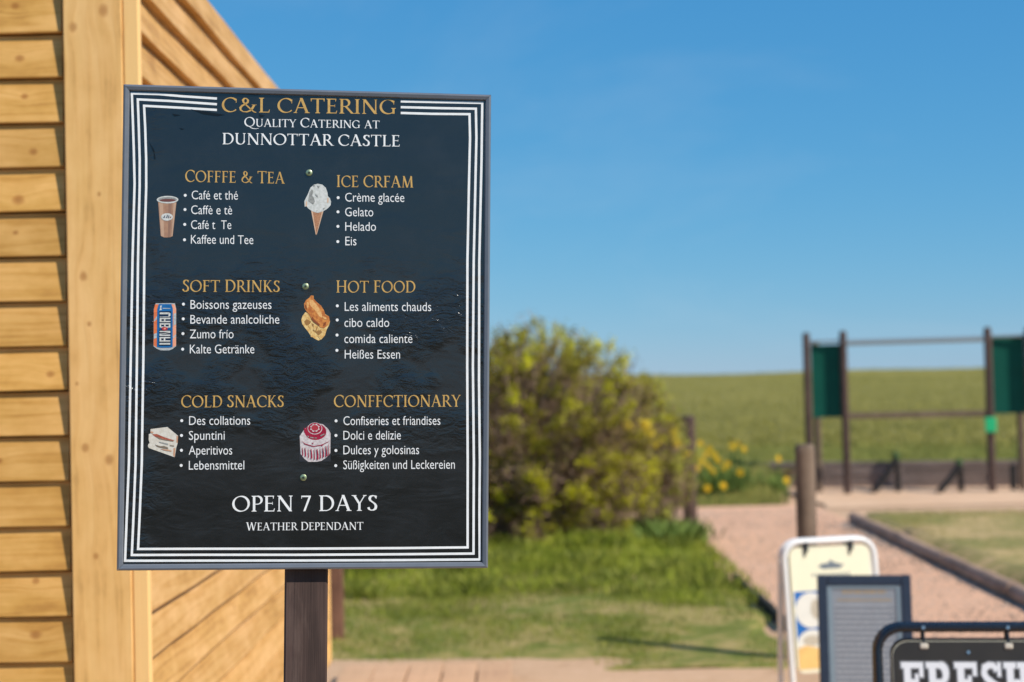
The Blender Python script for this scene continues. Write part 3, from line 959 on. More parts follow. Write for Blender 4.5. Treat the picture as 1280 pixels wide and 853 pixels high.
bush('bush', 'large rounded yellow green bush full of bare twigs, half hidden by the menu board', -0.02, 17.9, 0.12, 1.76, 1.35, 2.44, 560, 1900, M['gorse'], 66, 0.040, 110000, seed=11,
     flower=[(1.20, 17.0, 1.43, 90, .028), (1.40, 17.1, 1.425, 260, .036), (1.45, 17.1, 1.33, 60, .03), (1.52, 17.3, 1.20, 50, .03)])
bush('bush', 'small loose bush with yellow blossom at the right edge of the large bush', 1.68, 18.9, 0.10, 0.52, 0.45, 1.78, 50, 210, M['gorse2'], 55, 0.036, 5000,
     flower=[(1.83, 18.35, 1.29, 120, .032), (1.86, 18.35, 1.17, 130, .034), (1.98, 18.4, 1.05, 40, .03), (1.70, 18.35, 1.22, 40, .03)], seed=23)


def tuft(name, label, x, y, z, n, h, sp, mat, lean=0.6, wd=0.014, cat='plant'):
    pts = [(random.gauss(0, sp), random.gauss(0, sp * .8), 0) for _ in range(n)]
    o = blades(name, pts, h * 0.5, h, wd, mat, lean)
    del o['kind']
    o.location = (x, y, z)
    tag(o, label, cat)
    return o


random.seed(5)
tuft('leafy_clump', 'dark green strappy leaf clump at the bush foot nearest the left post', 1.62, 17.6, 0.06, 260, 0.36, 0.16, M['stem_green'], 1.0)
tuft('leafy_clump', 'low green leaf clump between the bush foot and the gravel path', 1.95, 18.4, 0.04, 200, 0.28, 0.15, M['stem_green'], 1.0)
tuft('leafy_clump', 'bright grassy clump under the front of the large bush', 0.75, 16.75, 0.10, 240, 0.30, 0.20, M['grass_lush'], 0.9)

# ================================================================== DAFFODILS
def daffodil_parts(root, h, rr):
    az = rr.uniform(-2.2, -0.6)
    hd = Vector((0.03 * math.cos(az), 0.03 * math.sin(az), h))
    mb = MB(); mb.tube([(0, 0, -0.02), (0.004, 0, h * .5), (hd.x * .6, hd.y * .6, h - 0.01), tuple(hd)], [0.004, 0.0035, 0.003, 0.003], 5)
    mb.build('stem', M['stem_green'], root)
    mb = MB()
    for k in range(5):
        a = rr.uniform(0, 6.28); L = h * rr.uniform(0.6, 0.95); ln = rr.uniform(0.02, 0.12)
        c, s = math.cos(a), math.sin(a); w_ = 0.008
        mb.add([(-s * w_, c * w_, -.02), (s * w_, -c * w_, -.02), (c * ln * .4 + s * w_, s * ln * .4 - c * w_, L * .6), (c * ln * .4 - s * w_, s * ln * .4 + c * w_, L * .6), (c * ln, s * ln, L)],
               [(0, 1, 2, 3), (3, 2, 4)])
    mb.build('leaves', M['stem_green'], root)
    d = Vector((math.cos(az), math.sin(az), 0.15)).normalized()
    u = d.cross(Vector((0, 0, 1))).normalized(); v = d.cross(u)
    mb = MB()
    for k in range(6):
        a = k * math.pi / 3
        e = u * math.cos(a) + v * math.sin(a); f = -u * math.sin(a) + v * math.cos(a)
        mb.add([hd, hd + e * .034 + f * .024 + d * .004, hd + e * .068 + d * .002, hd + e * .034 - f * .024 + d * .004], [(0, 1, 2, 3)])
    mb.build('petals', M['petal'], root)
    mb = MB(); mb.tube([hd, hd + d * .02, hd + d * .036], [0.010, 0.014, 0.021], 9, caps=False)
    mb.build('trumpet', M['trumpet'], root)


df = [(2.957, .776), (2.815, .609), (3.072, .62), (3.207, .565), (3.409, .458), (3.25, .888), (3.451, .764), (2.805, .848), (3.13, .30), (2.906, .27), (3.368, .834), (2.87, .70), (2.75, .52),
      (2.90, .55), (3.02, .70), (3.15, .50), (2.98, .48), (3.30, .80)]
DL = {5: 'tallest daffodil of the crowded clump on the grass bank', 4: 'low daffodil at the right edge of the crowded clump', 12: 'daffodil nearest the dark post, at the left edge of the clump',
      9: 'lowest daffodil in front of the crowded clump', 6: 'high daffodil at the right edge of the crowded clump', 7: 'high daffodil at the left edge of the crowded clump', 8: 'second lowest daffodil, at the foot of the crowded clump'}
rr = random.Random(3)
for i, (x, zh) in enumerate(df):
    # find the bank position whose surface leaves a stem of about 0.36 m
    s = 0.2
    while s < 2.6 and zh - field_h(x, s) > 0.36: s += 0.1
    y = field_y0(x) + s
    x = x * y / 24.3
    zg = field_h(x, s)
    t = empty('daffodil', (x, y, zg)); tag(t, DL.get(i, 'yellow daffodil in the middle of the crowded clump on the grass bank'), 'flower', 'daffodils on the grass bank')
    daffodil_parts(t, max(0.2, zh - zg), rr)
t = empty('daffodil', (4.10, 25.1, field_h(4.1, 25.1 - field_y0(4.1)))); tag(t, 'lone daffodil high on the bank behind the round post', 'flower', 'daffodils on the grass bank')
daffodil_parts(t, 0.42, rr)
t = empty('daffodil', (4.02, 23.9, 0.02)); tag(t, 'lone low daffodil at the path edge beside the round post', 'flower', 'daffodils on the grass bank')
daffodil_parts(t, 0.34, rr)
tuft('leafy_clump', 'mass of green daffodil leaves on the grass bank', 3.08, 24.9, field_h(3.08, 1.1), 900, 0.40, 0.26, M['stem_green'], 0.6)
tuft('leafy_clump', 'small leaf clump beside the round post on the bank', 4.05, 25.0, field_h(4.05, 0.8), 160, 0.30, 0.12, M['stem_green'], 0.6)

# ================================================================== CLIMBING FRAME
cf = empty('climbing_frame', (6.3, 25.1, 0), (0, 0, R(-13)))
tag(cf, 'play frame of tall timber posts with green panels and a high steel bar', 'play frame')
ca, sa = math.cos(R(-13)), math.sin(R(-13))


def cfx(X):      # local x of a point of the frame line seen at world x (about)
    return (X - 6.3) / ca


posts = [(4.684, 2.60), (5.244, 2.61), (7.386, 2.60), (7.976, 2.58)]
for X, hh in posts:
    mb = MB(); n = 10
    mb.tube([(cfx(X), 0, -0.3), (cfx(X), 0, 1.2), (cfx(X), 0, hh - 0.05), (cfx(X), 0, hh)], [0.062, 0.062, 0.060, 0.045], n)
    auto_smooth(mb.build('post', M['brown_post'], cf), 50)
for X, hh in ((4.80, 2.47), (7.86, 2.48)):
    mb = MB(); mb.tube([(cfx(X), 0.45, -0.3), (cfx(X), 0.45, hh)], 0.058, 10)
    auto_smooth(mb.build('post', M['grey_post'], cf), 50)
for X0, X1, z0, z1 in ((4.745, 5.19, 1.24, 2.40), (7.445, 7.92, 1.25, 2.43)):
    # curved green sheet bowed away from the viewer
    V = []; F = []; n = 12
    for i in range(n + 1):
        s = i / n
        x = cfx(X0 + (X1 - X0) * s); y = 0.040 + 0.02 * math.sin(3.14 * s)
        for z in (z0, z1):
            V.append((x, y, z)); V.append((x, y + 0.018, z))
    for i in range(n):
        a = i * 4; b = a + 4
        F += [(a, b, b + 2, a + 2), (a + 1, a + 3, b + 3, b + 1), (a + 2, b + 2, b + 3, a + 3), (a, a + 1, b + 1, b)]
    F += [(0, 2, 3, 1), (n * 4, n * 4 + 1, n * 4 + 3, n * 4 + 2)]
    auto_smooth(mesh_obj('side_panel', V, F, M['green_panel'], cf), 60)
mb = MB(); mb.tube([(cfx(5.25), 0, 2.42), (cfx(7.38), 0, 2.42)], 0.045, 10)
auto_smooth(mb.build('top_bar', M['steel'], cf), 60)
for a, b in ((4.69, 5.24), (7.39, 7.97)):
    mb = MB(); mb.tube([(cfx(a), 0, 2.45), (cfx(b), 0, 2.45)], 0.020, 8)
    auto_smooth(mb.build('top_bar', M['steel'], cf), 60)
mb = MB(); mb.box(cfx(5.25), cfx(7.38), -0.035, 0.035, 1.215, 1.31, bev=0.01)
mb.build('lower_rail', M['grey_post'], cf)
mb = MB(); mb.box(cfx(7.305), cfx(7.47), -0.09, -0.062, 0.97, 1.20, bev=0.01)
mb.build('marker_tag', M['bright_green'], cf)
mb = MB(); mb.box(cfx(7.68), cfx(7.77), 0.38, 0.5, 0.0, 0.45, bev=0.01)
mb.build('step_block', M['stump_dark'], cf)


def prop(x, y, hgt, splay, lab, leg2=True):
    t = empty('forked_prop', (x, y, 0.02)); tag(t, lab, 'play prop')
    mb = MB(); mb.tube([(-splay, 0, 0), (-splay * .35, 0, hgt * .5), (0, 0, hgt * .82)], [0.055, 0.05, 0.06], 8)
    auto_smooth(mb.build('leaning_strut', M['stump_dark'], t), 50)
    mb = MB(); mb.tube([(0.04, 0.10, 0), (0.035, 0.08, hgt * .45), (0.01, 0.0, hgt * .80)], [0.05, 0.045, 0.045], 8)
    auto_smooth(mb.build('upright_strut', M['stump_dark'], t), 50)
    mb = MB(); mb.tube([(0, 0, hgt * .80), (-0.01, 0, hgt * .92), (-0.02, 0, hgt)], [0.05, 0.06, 0.03], 8)
    auto_smooth(mb.build('cap', M['stump_green'], t), 50)


prop(6.03, 25.35, 0.66, 0.40, 'taller dark forked prop with green tip below the steel bar')
prop(6.93, 25.0, 0.54, 0.36, 'shorter dark forked prop near the post with the bright green tag')

# ================================================================== A-BOARDS
def rounded_path(w2, ztop, zbot, r, n=7):
    P = [(-w2, 0, zbot), (-w2, 0, (zbot + ztop) / 2), (-w2, 0, ztop - r)]
    for i in range(1, n): a = math.pi - (math.pi / 2) * i / n; P.append((-w2 + r + r * math.cos(a), 0, ztop - r + r * math.sin(a)))
    P.append((-w2 + r, 0, ztop)); P.append((0, 0, ztop)); P.append((w2 - r, 0, ztop))
    for i in range(1, n): a = math.pi / 2 - (math.pi / 2) * i / n; P.append((w2 - r + r * math.cos(a), 0, ztop - r + r * math.sin(a)))
    P += [(w2, 0, ztop - r), (w2, 0, (zbot + ztop) / 2), (w2, 0, zbot)]
    return P


def rounded_slab(mb, w2, z0, z1, r, y0, y1, mi=0, n=6):
    pts = []
    for cx_, cz_, a0 in ((w2 - r, z1 - r, 0), (-w2 + r, z1 - r, 90), (-w2 + r, z0 + r, 180), (w2 - r, z0 + r, 270)):
        for i in range(n + 1):
            a = R(a0 + 90 * i / n); pts.append((cx_ + r * math.cos(a), cz_ + r * math.sin(a)))
    k = len(pts)
    V = [(x, y0, z) for x, z in pts] + [(x, y1, z) for x, z in pts]
    F = [tuple(range(k)), tuple(range(2 * k - 1, k - 1, -1))] + [(i, i + k, (i + 1) % k + k, (i + 1) % k) for i in range(k)]
    mb.add(V, F, mi)


def leaned(o, tilt, parent, ztop):
    """tilt a part about the board's top edge"""
    return o


def aboard_frame(name, x, y, yaw, label, width, top, rtube, tubemat, corner, tilt):
    t = empty(name, (x, y, 0), (0, 0, yaw)); tag(t, label, 'A-board')
    L = top / math.cos(tilt)
    face = empty('front_leaf', (0, 0, top), (-tilt, 0, 0)); face.parent = t
    back = empty('rear_leaf', (0, 0.04, top), (tilt, 0, 0)); back.parent = t
    back.rotation_euler.x = tilt * 0.6
    for leaf in (face, back):
        mb = MB(); mb.tube(rounded_path(width / 2 - rtube, -rtube, -L + 0.01, corner), rtube, 12)
        auto_smooth(mb.build('tube_frame', tubemat, leaf), 60)
    return t, face, back


# ---- lettering pen
class Pen:
    """strokes in glyph units (cap height 1); collects faces, each stroke a hair above the last"""
    def __init__(s): s.polys = []; s.lv = 0

    def poly(s, pts): s.polys.append((list(pts), s.lv)); s.lv += 1

    def quad(s, x0, y0, x1, y1): s.poly([(x0, y0), (x1, y0), (x1, y1), (x0, y1)])

    def strip(s, Lp, Rp):
        for i in range(len(Lp) - 1): s.polys.append(([Lp[i], Rp[i], Rp[i + 1], Lp[i + 1]], s.lv))
        s.lv += 1

    def nib(s, P, T=0.135, t=0.05, ang=20, taper=False):
        Lp = []; Rp = []
        for i, (x, y) in enumerate(P):
            a = P[max(0, i - 1)]; b = P[min(len(P) - 1, i + 1)]
            dx, dy = b[0] - a[0], b[1] - a[1]; l = math.hypot(dx, dy) or 1
            th = math.atan2(dy, dx)
            w_ = t + (T - t) * abs(math.sin(th - R(ang))) ** 1.4
            if taper: w_ *= (0.55 + 0.45 * math.sin(math.pi * min(1, max(0, i / (len(P) - 1)))))
            nx_, ny_ = -dy / l * w_ / 2, dx / l * w_ / 2
            Lp.append((x + nx_, y + ny_)); Rp.append((x - nx_, y - ny_))
        s.strip(Lp, Rp)

    def arc(s, cx, cy, rx, ry, a0, a1, n=18, **k):
        s.nib([(cx + rx * math.cos(R(a0 + (a1 - a0) * i / n)), cy + ry * math.sin(R(a0 + (a1 - a0) * i / n))) for i in range(n + 1)], **k)

    def stem(s, x, y0=0.0, y1=1.0, T=0.135, st=True, sb=True, sl=0.075):
        s.quad(x - T / 2, y0, x + T / 2, y1)
        for f, y, d in ((sb, y0, 1), (st, y1, -1)):
            if f: s.poly([(x - T / 2 - sl, y), (x + T / 2 + sl, y), (x + T / 2 + sl, y + d * .025), (x + T / 2, y + d * .075), (x - T / 2, y + d * .075), (x - T / 2 - sl, y + d * .025)])

    def diag(s, x0, y0, x1, y1, T):
        h = T / 2
        s.poly([(x0 - h, y0), (x0 + h, y0), (x1 + h, y1), (x1 - h, y1)])

    def foot(s, x, y, T, up=1, sl=0.07):
        s.poly([(x - T / 2 - sl, y), (x + T / 2 + sl, y), (x + T / 2 + sl, y + up * .025), (x + T / 2, y + up * .06), (x - T / 2, y + up * .06), (x - T / 2 - sl, y + up * .025)])


def glyph(ch):
    p = Pen(); T = 0.128; t = 0.055
    if ch == 'C': p.arc(.50, .5, .42, .475, 42, 318); p.poly([(.80, .64), (.83, .64), (.84, .93), (.80, .86)]); W = .86
    elif ch == 'G': p.arc(.50, .5, .42, .475, 42, 312); p.stem(.79, .03, .42, T * .95, True, False); p.poly([(.79, .66), (.82, .66), (.84, .93), (.79, .86)]); W = .94
    elif ch == 'O': p.arc(.5, .5, .43, .475, 0, 360, 30); W = 1.0
    elif ch == 'Q': p.arc(.5, .5, .43, .475, 0, 360, 30); p.nib([(.45, .03), (.60, -.10), (.80, -.19), (1.05, -.22), (1.35, -.17)], .10, .05, taper=True); W = 1.0
    elif ch == 'D': p.stem(.17); p.nib([(.17, .965), (.40, .965)], t, t); p.nib([(.17, .035), (.40, .035)], t, t); p.arc(.38, .5, .42, .472, 90, -90); W = .88
    elif ch == 'I': p.stem(.17); W = .34
    elif ch == 'L': p.stem(.17); p.quad(.17, .0, .58, .055); p.poly([(.54, .0), (.60, .0), (.63, .20), (.60, .20)]); W = .64
    elif ch in 'EF':
        p.stem(.17); p.quad(.17, .945, .56, 1.0); p.poly([(.53, .80), (.55, .80), (.585, 1.0), (.52, 1.0)]); p.quad(.17, .49, .50, .54); p.quad(.485, .42, .51, .61)
        if ch == 'E': p.quad(.17, .0, .58, .055); p.poly([(.53, 0), (.59, .0), (.63, .19), (.60, .19)])
        W = .66 if ch == 'E' else .62
    elif ch == 'T': p.stem(.40, 0, 1, T, False); p.quad(.03, .945, .77, 1.0); p.poly([(.03, .79), (.05, .79), (.09, 1), (.0, 1)]); p.poly([(.75, .79), (.77, .79), (.80, 1), (.71, 1)]); W = .80
    elif ch == 'H': p.stem(.17); p.stem(.77); p.quad(.17, .485, .77, .54); W = .94
    elif ch == 'N': p.stem(.15, 0, 1, .065); p.stem(.80, 0, 1, .065, True, False); p.diag(.80, 0, .15, 1, .17); W = .94
    elif ch == 'M': p.diag(.14, 0, .20, 1, .065); p.foot(.14, 0, .065); p.diag(.52, 0, .20, 1, .16); p.diag(.52, 0, .86, 1, .065); p.diag(.92, 0, .86, 1, .15); p.foot(.92, 0, .15); W = 1.06
    elif ch == 'A': p.diag(.10, 0, .42, 1.02, .065); p.diag(.76, 0, .42, 1.02, .155); p.quad(.22, .33, .66, .385); p.foot(.10, 0, .065); p.foot(.76, 0, .155); W = .88
    elif ch == 'V': p.diag(.40, 0, .10, 1, .155); p.diag(.42, 0, .76, 1, .065); W = .84
    elif ch == 'Y': p.stem(.40, 0, .50, T, False); p.diag(.40, .45, .10, 1, .14); p.diag(.41, .45, .70, 1, .065); p.foot(.10, 1, .14, -1); p.foot(.70, 1, .065, -1); W = .78
    elif ch == 'W': p.diag(.36, 0, .12, 1, .15); p.diag(.37, 0, .62, 1, .065); p.diag(.86, 0, .62, 1, .15); p.diag(.87, 0, 1.12, 1, .065); p.foot(.12, 1, .15, -1); p.foot(1.12, 1, .065, -1); W = 1.22
    elif ch == 'U': p.stem(.17, .3, 1, T, True, False); p.stem(.73, .3, 1, .065, True, False); p.arc(.45, .33, .28, .305, 180, 360); W = .88
    elif ch == 'P': p.stem(.17); p.quad(.17, .945, .36, 1.0); p.quad(.17, .44, .36, .49); p.arc(.35, .72, .24, .255, 90, -90, 12); W = .64
    elif ch == 'R': p.stem(.17); p.quad(.17, .945, .36, 1.0); p.quad(.17, .46, .40, .51); p.arc(.35, .73, .23, .245, 90, -90, 12); p.diag(.76, 0, .38, .50, .15); p.quad(.72, 0, .90, .03); W = .80
    elif ch == 'K': p.stem(.17); p.diag(.20, .42, .62, 1, .065); p.diag(.70, 0, .33, .55, .155); p.foot(.62, 1, .06, -1); p.quad(.66, 0, .85, .03); W = .80
    elif ch == 'S':
        P = [(.50, .84), (.43, .94), (.32, .965), (.19, .92), (.13, .79), (.17, .66), (.30, .55), (.43, .44), (.49, .30), (.46, .13), (.34, .045), (.20, .04), (.11, .10), (.06, .22)]
        Q = []
        for i in range(len(P) - 1):
            for k in range(3): s_ = k / 3; Q.append((P[i][0] * (1 - s_) + P[i + 1][0] * s_, P[i][1] * (1 - s_) + P[i + 1][1] * s_))
        Q.append(P[-1]); p.nib(Q, .145, .055, -10); p.poly([(.48, .76), (.51, .76), (.53, .98), (.47, .90)]); W = .58
    elif ch == '&':
        P = [(.92, .50), (.86, .42), (.80, .28), (.68, .12), (.50, .03), (.30, .04), (.15, .15), (.13, .30), (.22, .44), (.40, .56), (.54, .68), (.56, .82), (.47, .94), (.35, .94), (.28, .83), (.30, .70), (.42, .54), (.58, .36), (.76, .16), (.90, .03), (1.02, .0)]
        p.nib(P, .13, .05, -15); p.quad(.76, .50, 1.04, .53); W = 1.08
    elif ch == '7': p.quad(.06, .90, .58, .99); p.quad(.05, .80, .08, .99); p.diag(.22, 0, .53, .95, .115); W = .62
    else: W = .36
    return p, W


def serif_layout(text, small=0.80, track=0.06, space=0.34):
    """lower case letters become small capitals; returns polys in cap units and total width"""
    out = []; x = 0.0
    for ch in text:
        if ch == ' ': x += space; continue
        sc = small if ch.islower() else 1.0
        p, W = glyph(ch.upper())
        for poly, lv in p.polys: out.append(([(x + a * sc, b * sc) for a, b in poly], lv))
        x += (W + track) * sc
    return out, x - track


def font_polys(text):
    cu = bpy.data.curves.new('txt', 'FONT'); cu.body = text; cu.size = 1.0; cu.resolution_u = 3
    if text not in ('H',): cu.offset = -0.006
    ob = bpy.data.objects.new('txt', cu); COL.objects.link(ob)
    bpy.context.view_layer.update()
    me = bpy.data.meshes.new_from_object(ob.evaluated_get(bpy.context.evaluated_depsgraph_get()))
    v = [tuple(q.co[:2]) for q in me.vertices]; f = [tuple(pp.vertices) for pp in me.polygons]
    bpy.data.objects.remove(ob); bpy.data.curves.remove(cu); bpy.data.meshes.remove(me)
    return v, f


_v, _f = font_polys('H')
FCAP = max(q[1] for q in _v)

# ---- the menu sign
SW, SH = 0.748, 0.98
SC_POS = Vector((-0.41743, 3.26714, 2.02319))
SROT = Euler((0.0, 0.03098666, 0.12072572))
ZC = 2.02      # height of the panel centre above the root, along the post
sign = empty('menu_sign', SC_POS - SROT.to_matrix() @ Vector((0, 0, ZC)), SROT)
tag(sign, 'black menu board of a catering kiosk in grey frame on a brown timber post', 'sign')

# artwork is laid out in design units (1280 wide sheet); H maps its corners to the panel rectangle
src = [(152, 105), (614.5, 120), (609, 711.5), (148.5, 712)]
dst = [(-SW / 2, SH / 2), (SW / 2, SH / 2), (SW / 2, -SH / 2), (-SW / 2, -SH / 2)]
A = []; B = []
for (x, y), (u, v) in zip(src, dst):
    A.append([x, y, 1, 0, 0, 0, -u * x, -u * y]); B.append(u)
    A.append([0, 0, 0, x, y, 1, -v * x, -v * y]); B.append(v)
Hm = np.append(np.linalg.solve(np.array(A, float), np.array(B, float)), 1).reshape(3, 3)


def art(x, y):
    q = Hm @ np.array([x, y, 1.0]); return q[0] / q[2], q[1] / q[2] + ZC


PY = 0.0       # panel front plane
LV = 0.00035


def print_obj(name, polys, mats, parent=sign, y0=PY - 0.0006):
    """polys: (list of design points, level, material index)"""
    V = []; F = []; mi = []
    for pts, lv, m_i in polys:
        b = len(V)
        W3 = [art(*q) for q in pts]
        ar = sum(W3[i][0] * W3[(i + 1) % len(W3)][1] - W3[(i + 1) % len(W3)][0] * W3[i][1] for i in range(len(W3)))
        if ar < 0: W3 = W3[::-1]
        for x, z in W3: V.append((x, y0 - lv * 0.00002, z))
        F.append(tuple(range(b, b + len(pts)))); mi.append(m_i)
    return mesh_obj(name, V, F, mats, parent, False, mi)


def serif_line(name, text, x0, x1, yb0, yb1, cap, mat, small=0.8, space=0.34, drop=()):
    polys, W = serif_layout(text, small, space=space)
    s = (x1 - x0) / W
    out = []
    for pts, lv in polys:
        out.append(([(x0 + a * s, yb0 + (yb1 - yb0) * (a / W) - b * cap) for a, b in pts], lv, 0))
    return print_obj(name, out, mat)


def sans_line(text, x0, x1, yb0, yb1, cap):
    v, f = font_polys(text)
    mn = min(q[0] for q in v); mx = max(q[0] for q in v)
    s = (x1 - x0) / (mx - mn)
    xh = 0.66 * FCAP      # larger lower case, as on the sign
    v = [(a_, b_ * 1.07 if 0 < b_ <= xh else (b_ if b_ <= 0 or b_ >= FCAP else xh * 1.07 + (b_ - xh) * (FCAP - xh * 1.07) / (FCAP - xh))) for a_, b_ in v]
    pts = [(x0 + (q[0] - mn) * s, yb0 + (yb1 - yb0) * (q[0] - mn) / (mx - mn) - q[1] / FCAP * cap) for q in v]
    W3 = [art(*q) for q in pts]
    return mesh_obj('text_line', [(x, PY - 0.0006, z) for x, z in W3], f, INK['white'], sign)


mb = MB(); mb.box(-SW / 2 + 0.004, SW / 2 - 0.004, PY, PY + 0.006, ZC - SH / 2 + 0.004, ZC + SH / 2 - 0.004)
mb.build('panel', M['vinyl'], sign)
# mitred frame rails
prof = [(0.0, 0.016), (0.0, -0.003), (0.0015, -0.006), (0.0045, -0.0072), (0.0105, -0.0055), (0.0120, -0.0035), (0.0125, -0.0002), (0.0125, 0.016)]
cs = [(-SW / 2, SH / 2), (SW / 2, SH / 2), (SW / 2, -SH / 2), (-SW / 2, -SH / 2)]
ctr = Vector((0, 0))
for i in range(4):
    a = Vector(cs[i]); b = Vector(cs[(i + 1) % 4])
    da = Vector((-1 if a.x > 0 else 1, -1 if a.y > 0 else 1)); db = Vector((-1 if b.x > 0 else 1, -1 if b.y > 0 else 1))
    V = []
    for d, y in prof: V.append((a.x + da.x * d, y, a.y + da.y * d + ZC))
    for d, y in prof: V.append((b.x + db.x * d, y, b.y + db.y * d + ZC))
    e = (b - a).normalized() * 0.0003
    V = [(x + (e.x if k < len(prof) else -e.x), y, z + (e.y if k < len(prof) else -e.y)) for k, (x, y, z) in enumerate(V)]
    k = len(prof)
    F = [(j, (j + 1) % k, (j + 1) % k + k, j + k) for j in range(k)] + [tuple(range(k))[::-1], tuple(range(k, 2 * k))]
    auto_smooth(mesh_obj('frame_rail', V, F, M['frame_grey'], sign), 35)

# post
mb = MB(); mb.box(-0.041, 0.047, 0.0165, 0.105, -0.3, ZC + 0.42, bev=0.004)
mb.build('post', M['brown_post'], sign)

# border lines
BL_ = {
    'outer': [[(269.5, 123.2), (224, 120), (196, 117.3), (162.5, 116.2), (164, 150), (165.6, 190), (166.8, 230), (166, 270), (164.9, 330), (164, 420), (163.2, 500), (162.4, 580), (160.4, 640), (158.6, 700),
               (250, 700.4), (380, 701), (500, 701.2), (599, 701), (598.8, 640), (599.5, 580), (598.6, 480), (599.3, 330), (602.4, 202), (603, 160), (603.5, 130), (560, 129), (500.8, 127.7)]],
    'middle': [[(269.5, 130.4), (210, 126.0), (170, 123.9), (171.6, 160), (173.0, 200), (173.2, 235), (172.4, 280), (171.8, 330), (171.4, 450), (170.7, 580), (168.8, 640), (166.9, 693),
                (250, 693.2), (380, 694), (500, 694.0), (591.3, 693.7), (591.6, 640), (592.0, 580), (591.0, 460), (592.3, 330), (596, 174), (595.4, 137.3), (550, 136.4), (500.8, 135)]],
    'inner': [[(269.5, 137.6), (224.4, 134.7), (178, 132), (179.6, 160), (181.1, 200), (181.4, 235), (180.4, 280), (179.7, 330), (179.4, 450), (178.4, 580), (176.4, 640), (174.6, 685.6),
               (250, 685.8), (380, 686.4), (500, 686.4), (584, 686.0), (584.1, 640), (584.3, 580), (583.9, 460), (584.4, 330), (586.6, 230), (588, 174), (587.4, 144.2), (540, 143.6), (500.8, 142.3)]]}
for nm, runs in BL_.items():
    polys = []
    for P in runs:
        Lp = []; Rp = []
        n = len(P); hw = 1.45
        for i in range(n):
            a = P[max(0, i - 1)]; b = P[i]; c_ = P[min(n - 1, i + 1)]
            d1 = Vector((b[0] - a[0], b[1] - a[1])); d2 = Vector((c_[0] - b[0], c_[1] - b[1]))
            if d1.length == 0: d1 = d2.copy()
            if d2.length == 0: d2 = d1.copy()
            d1.normalize(); d2.normalize()
            n1 = Vector((-d1.y, d1.x)); n2 = Vector((-d2.y, d2.x)); nn = (n1 + n2).normalized()
            k = hw / max(0.5, nn.dot(n1))
            Lp.append((b[0] + nn.x * k, b[1] + nn.y * k)); Rp.append((b[0] - nn.x * k, b[1] - nn.y * k))
        for i in range(n - 1): polys.append(([Lp[i], Rp[i], Rp[i + 1], Lp[i + 1]], 0, 0))
    print_obj('border_line', polys, INK['white'])

G, Wh = INK['gold'], INK['white']
serif_line('heading', 'C&L CATERING', 275.3, 495, 140.2, 143.9, 18.6, G)
serif_line('heading', 'Quality Catering at', 304, 474, 158.7, 161.8, 12.0, Wh, 0.82)
serif_line('heading', 'DUNNOTTAR CASTLE', 276.4, 500, 181.0, 184.8, 14.3, Wh)
serif_line('heading', 'Cofffe & Tea', 230, 354.8, 228.2, 231.0, 15.2, G, 0.95)
serif_line('heading', 'Ice Crfam', 420.1, 516.5, 235.5, 236.6, 15.0, G, 0.96)
serif_line('heading', 'Soft Drinks', 227.3, 349.5, 366.2, 367.2, 15.2, G, 0.96)
serif_line('heading', 'Hot Food', 419.8, 519.2, 368.2, 368.6, 15.2, G, 0.96)
serif_line('heading', 'Cold Snacks', 226.7, 355.0, 510.6, 510.8, 15.2, G, 0.96)
serif_line('heading', 'Conffctionary', 417.1, 575.4, 511.2, 511.4, 15.2, G, 0.96)
serif_line('heading', 'OPEN 7 DAYS', 291, 472, 640.2, 640.0, 19.4, Wh)
serif_line('heading', 'Weather Dependant', 308.7, 454.3, 663.5, 663.4, 10.0, Wh, 0.94)
for t_, x0, x1, y0, y1 in [
    ('Café et thé', 238.5, 296.4, 250.3, 251.0), ('Caffè e tè', 237.9, 289.2, 268.9, 269.6), ('Café t  Te', 237.9, 288.3, 287.6, 288.0), ('Kaffee und Tee', 237.9, 316.0, 306.0, 307.0),
    ('Crème glacée', 431, 505.3, 254.0, 254.8), ('Gelato', 431, 466.3, 272.4, 272.8), ('Helado', 431.2, 469.7, 290.7, 291.0), ('Eis', 431.3, 445.2, 309, 309.1),
    ('Boissons gazeuses', 237.8, 339.0, 387.7, 388.3), ('Bevande analcoliche', 237.8, 348.9, 406.3, 406.8), ('Zumo frío', 237.2, 291.8, 424.6, 424.8), ('Kalte Getränke', 237.4, 317.8, 443.4, 443.8),
    ('Les aliments chauds', 430.7, 538.9, 391.2, 392.0), ('cibo caldo', 430.3, 486.4, 411.3, 411.5), ('comida caliente', 430.3, 515.3, 431.4, 431.7), ('Heißes Essen', 430.8, 499.9, 450.8, 451.2),
    ('Des collations', 237.0, 313.1, 532.5, 532.6), ('Spuntini', 236.8, 281.4, 551.0, 551.0), ('Aperitivos', 236.8, 290.8, 569.4, 569.5), ('Lebensmittel', 237.0, 305.9, 588.0, 588.0),
    ('Confiseries et friandises', 429.3, 550.2, 533.7, 534.0), ('Dolci e delizie', 429.3, 500.9, 551.8, 551.9), ('Dulces y golosinas', 429.3, 523.6, 570.0, 570.2), ('Süßigkeiten und Leckereien', 429.2, 568.2, 588.4, 588.6)]:
    sans_line(t_, x0, x1, y0, y1, 11.0)
for x, y in [(230.4, 245.2), (230.2, 263.1), (230.0, 281.8), (229.8, 301.1), (422.2, 249.0), (422.0, 266.8), (422.0, 285.1), (421.9, 304.2),
             (229.0, 381.8), (228.8, 400.2), (228.6, 418.6), (228.4, 438.0), (421.4, 384.8), (421.3, 402.5), (421.1, 421.3), (421.0, 440.4),
             (227.8, 527.0), (227.6, 545.4), (227.6, 563.8), (227.4, 582.6), (420.1, 528.3), (420.0, 546.4), (420.0, 565.1), (419.8, 583.9)]:
    print_obj('bullet', [([(x + 1.85 * math.cos(a), y + 1.85 * math.sin(a)) for a in [2 * math.pi * k / 12 for k in range(12)]], 0, 0)], Wh)


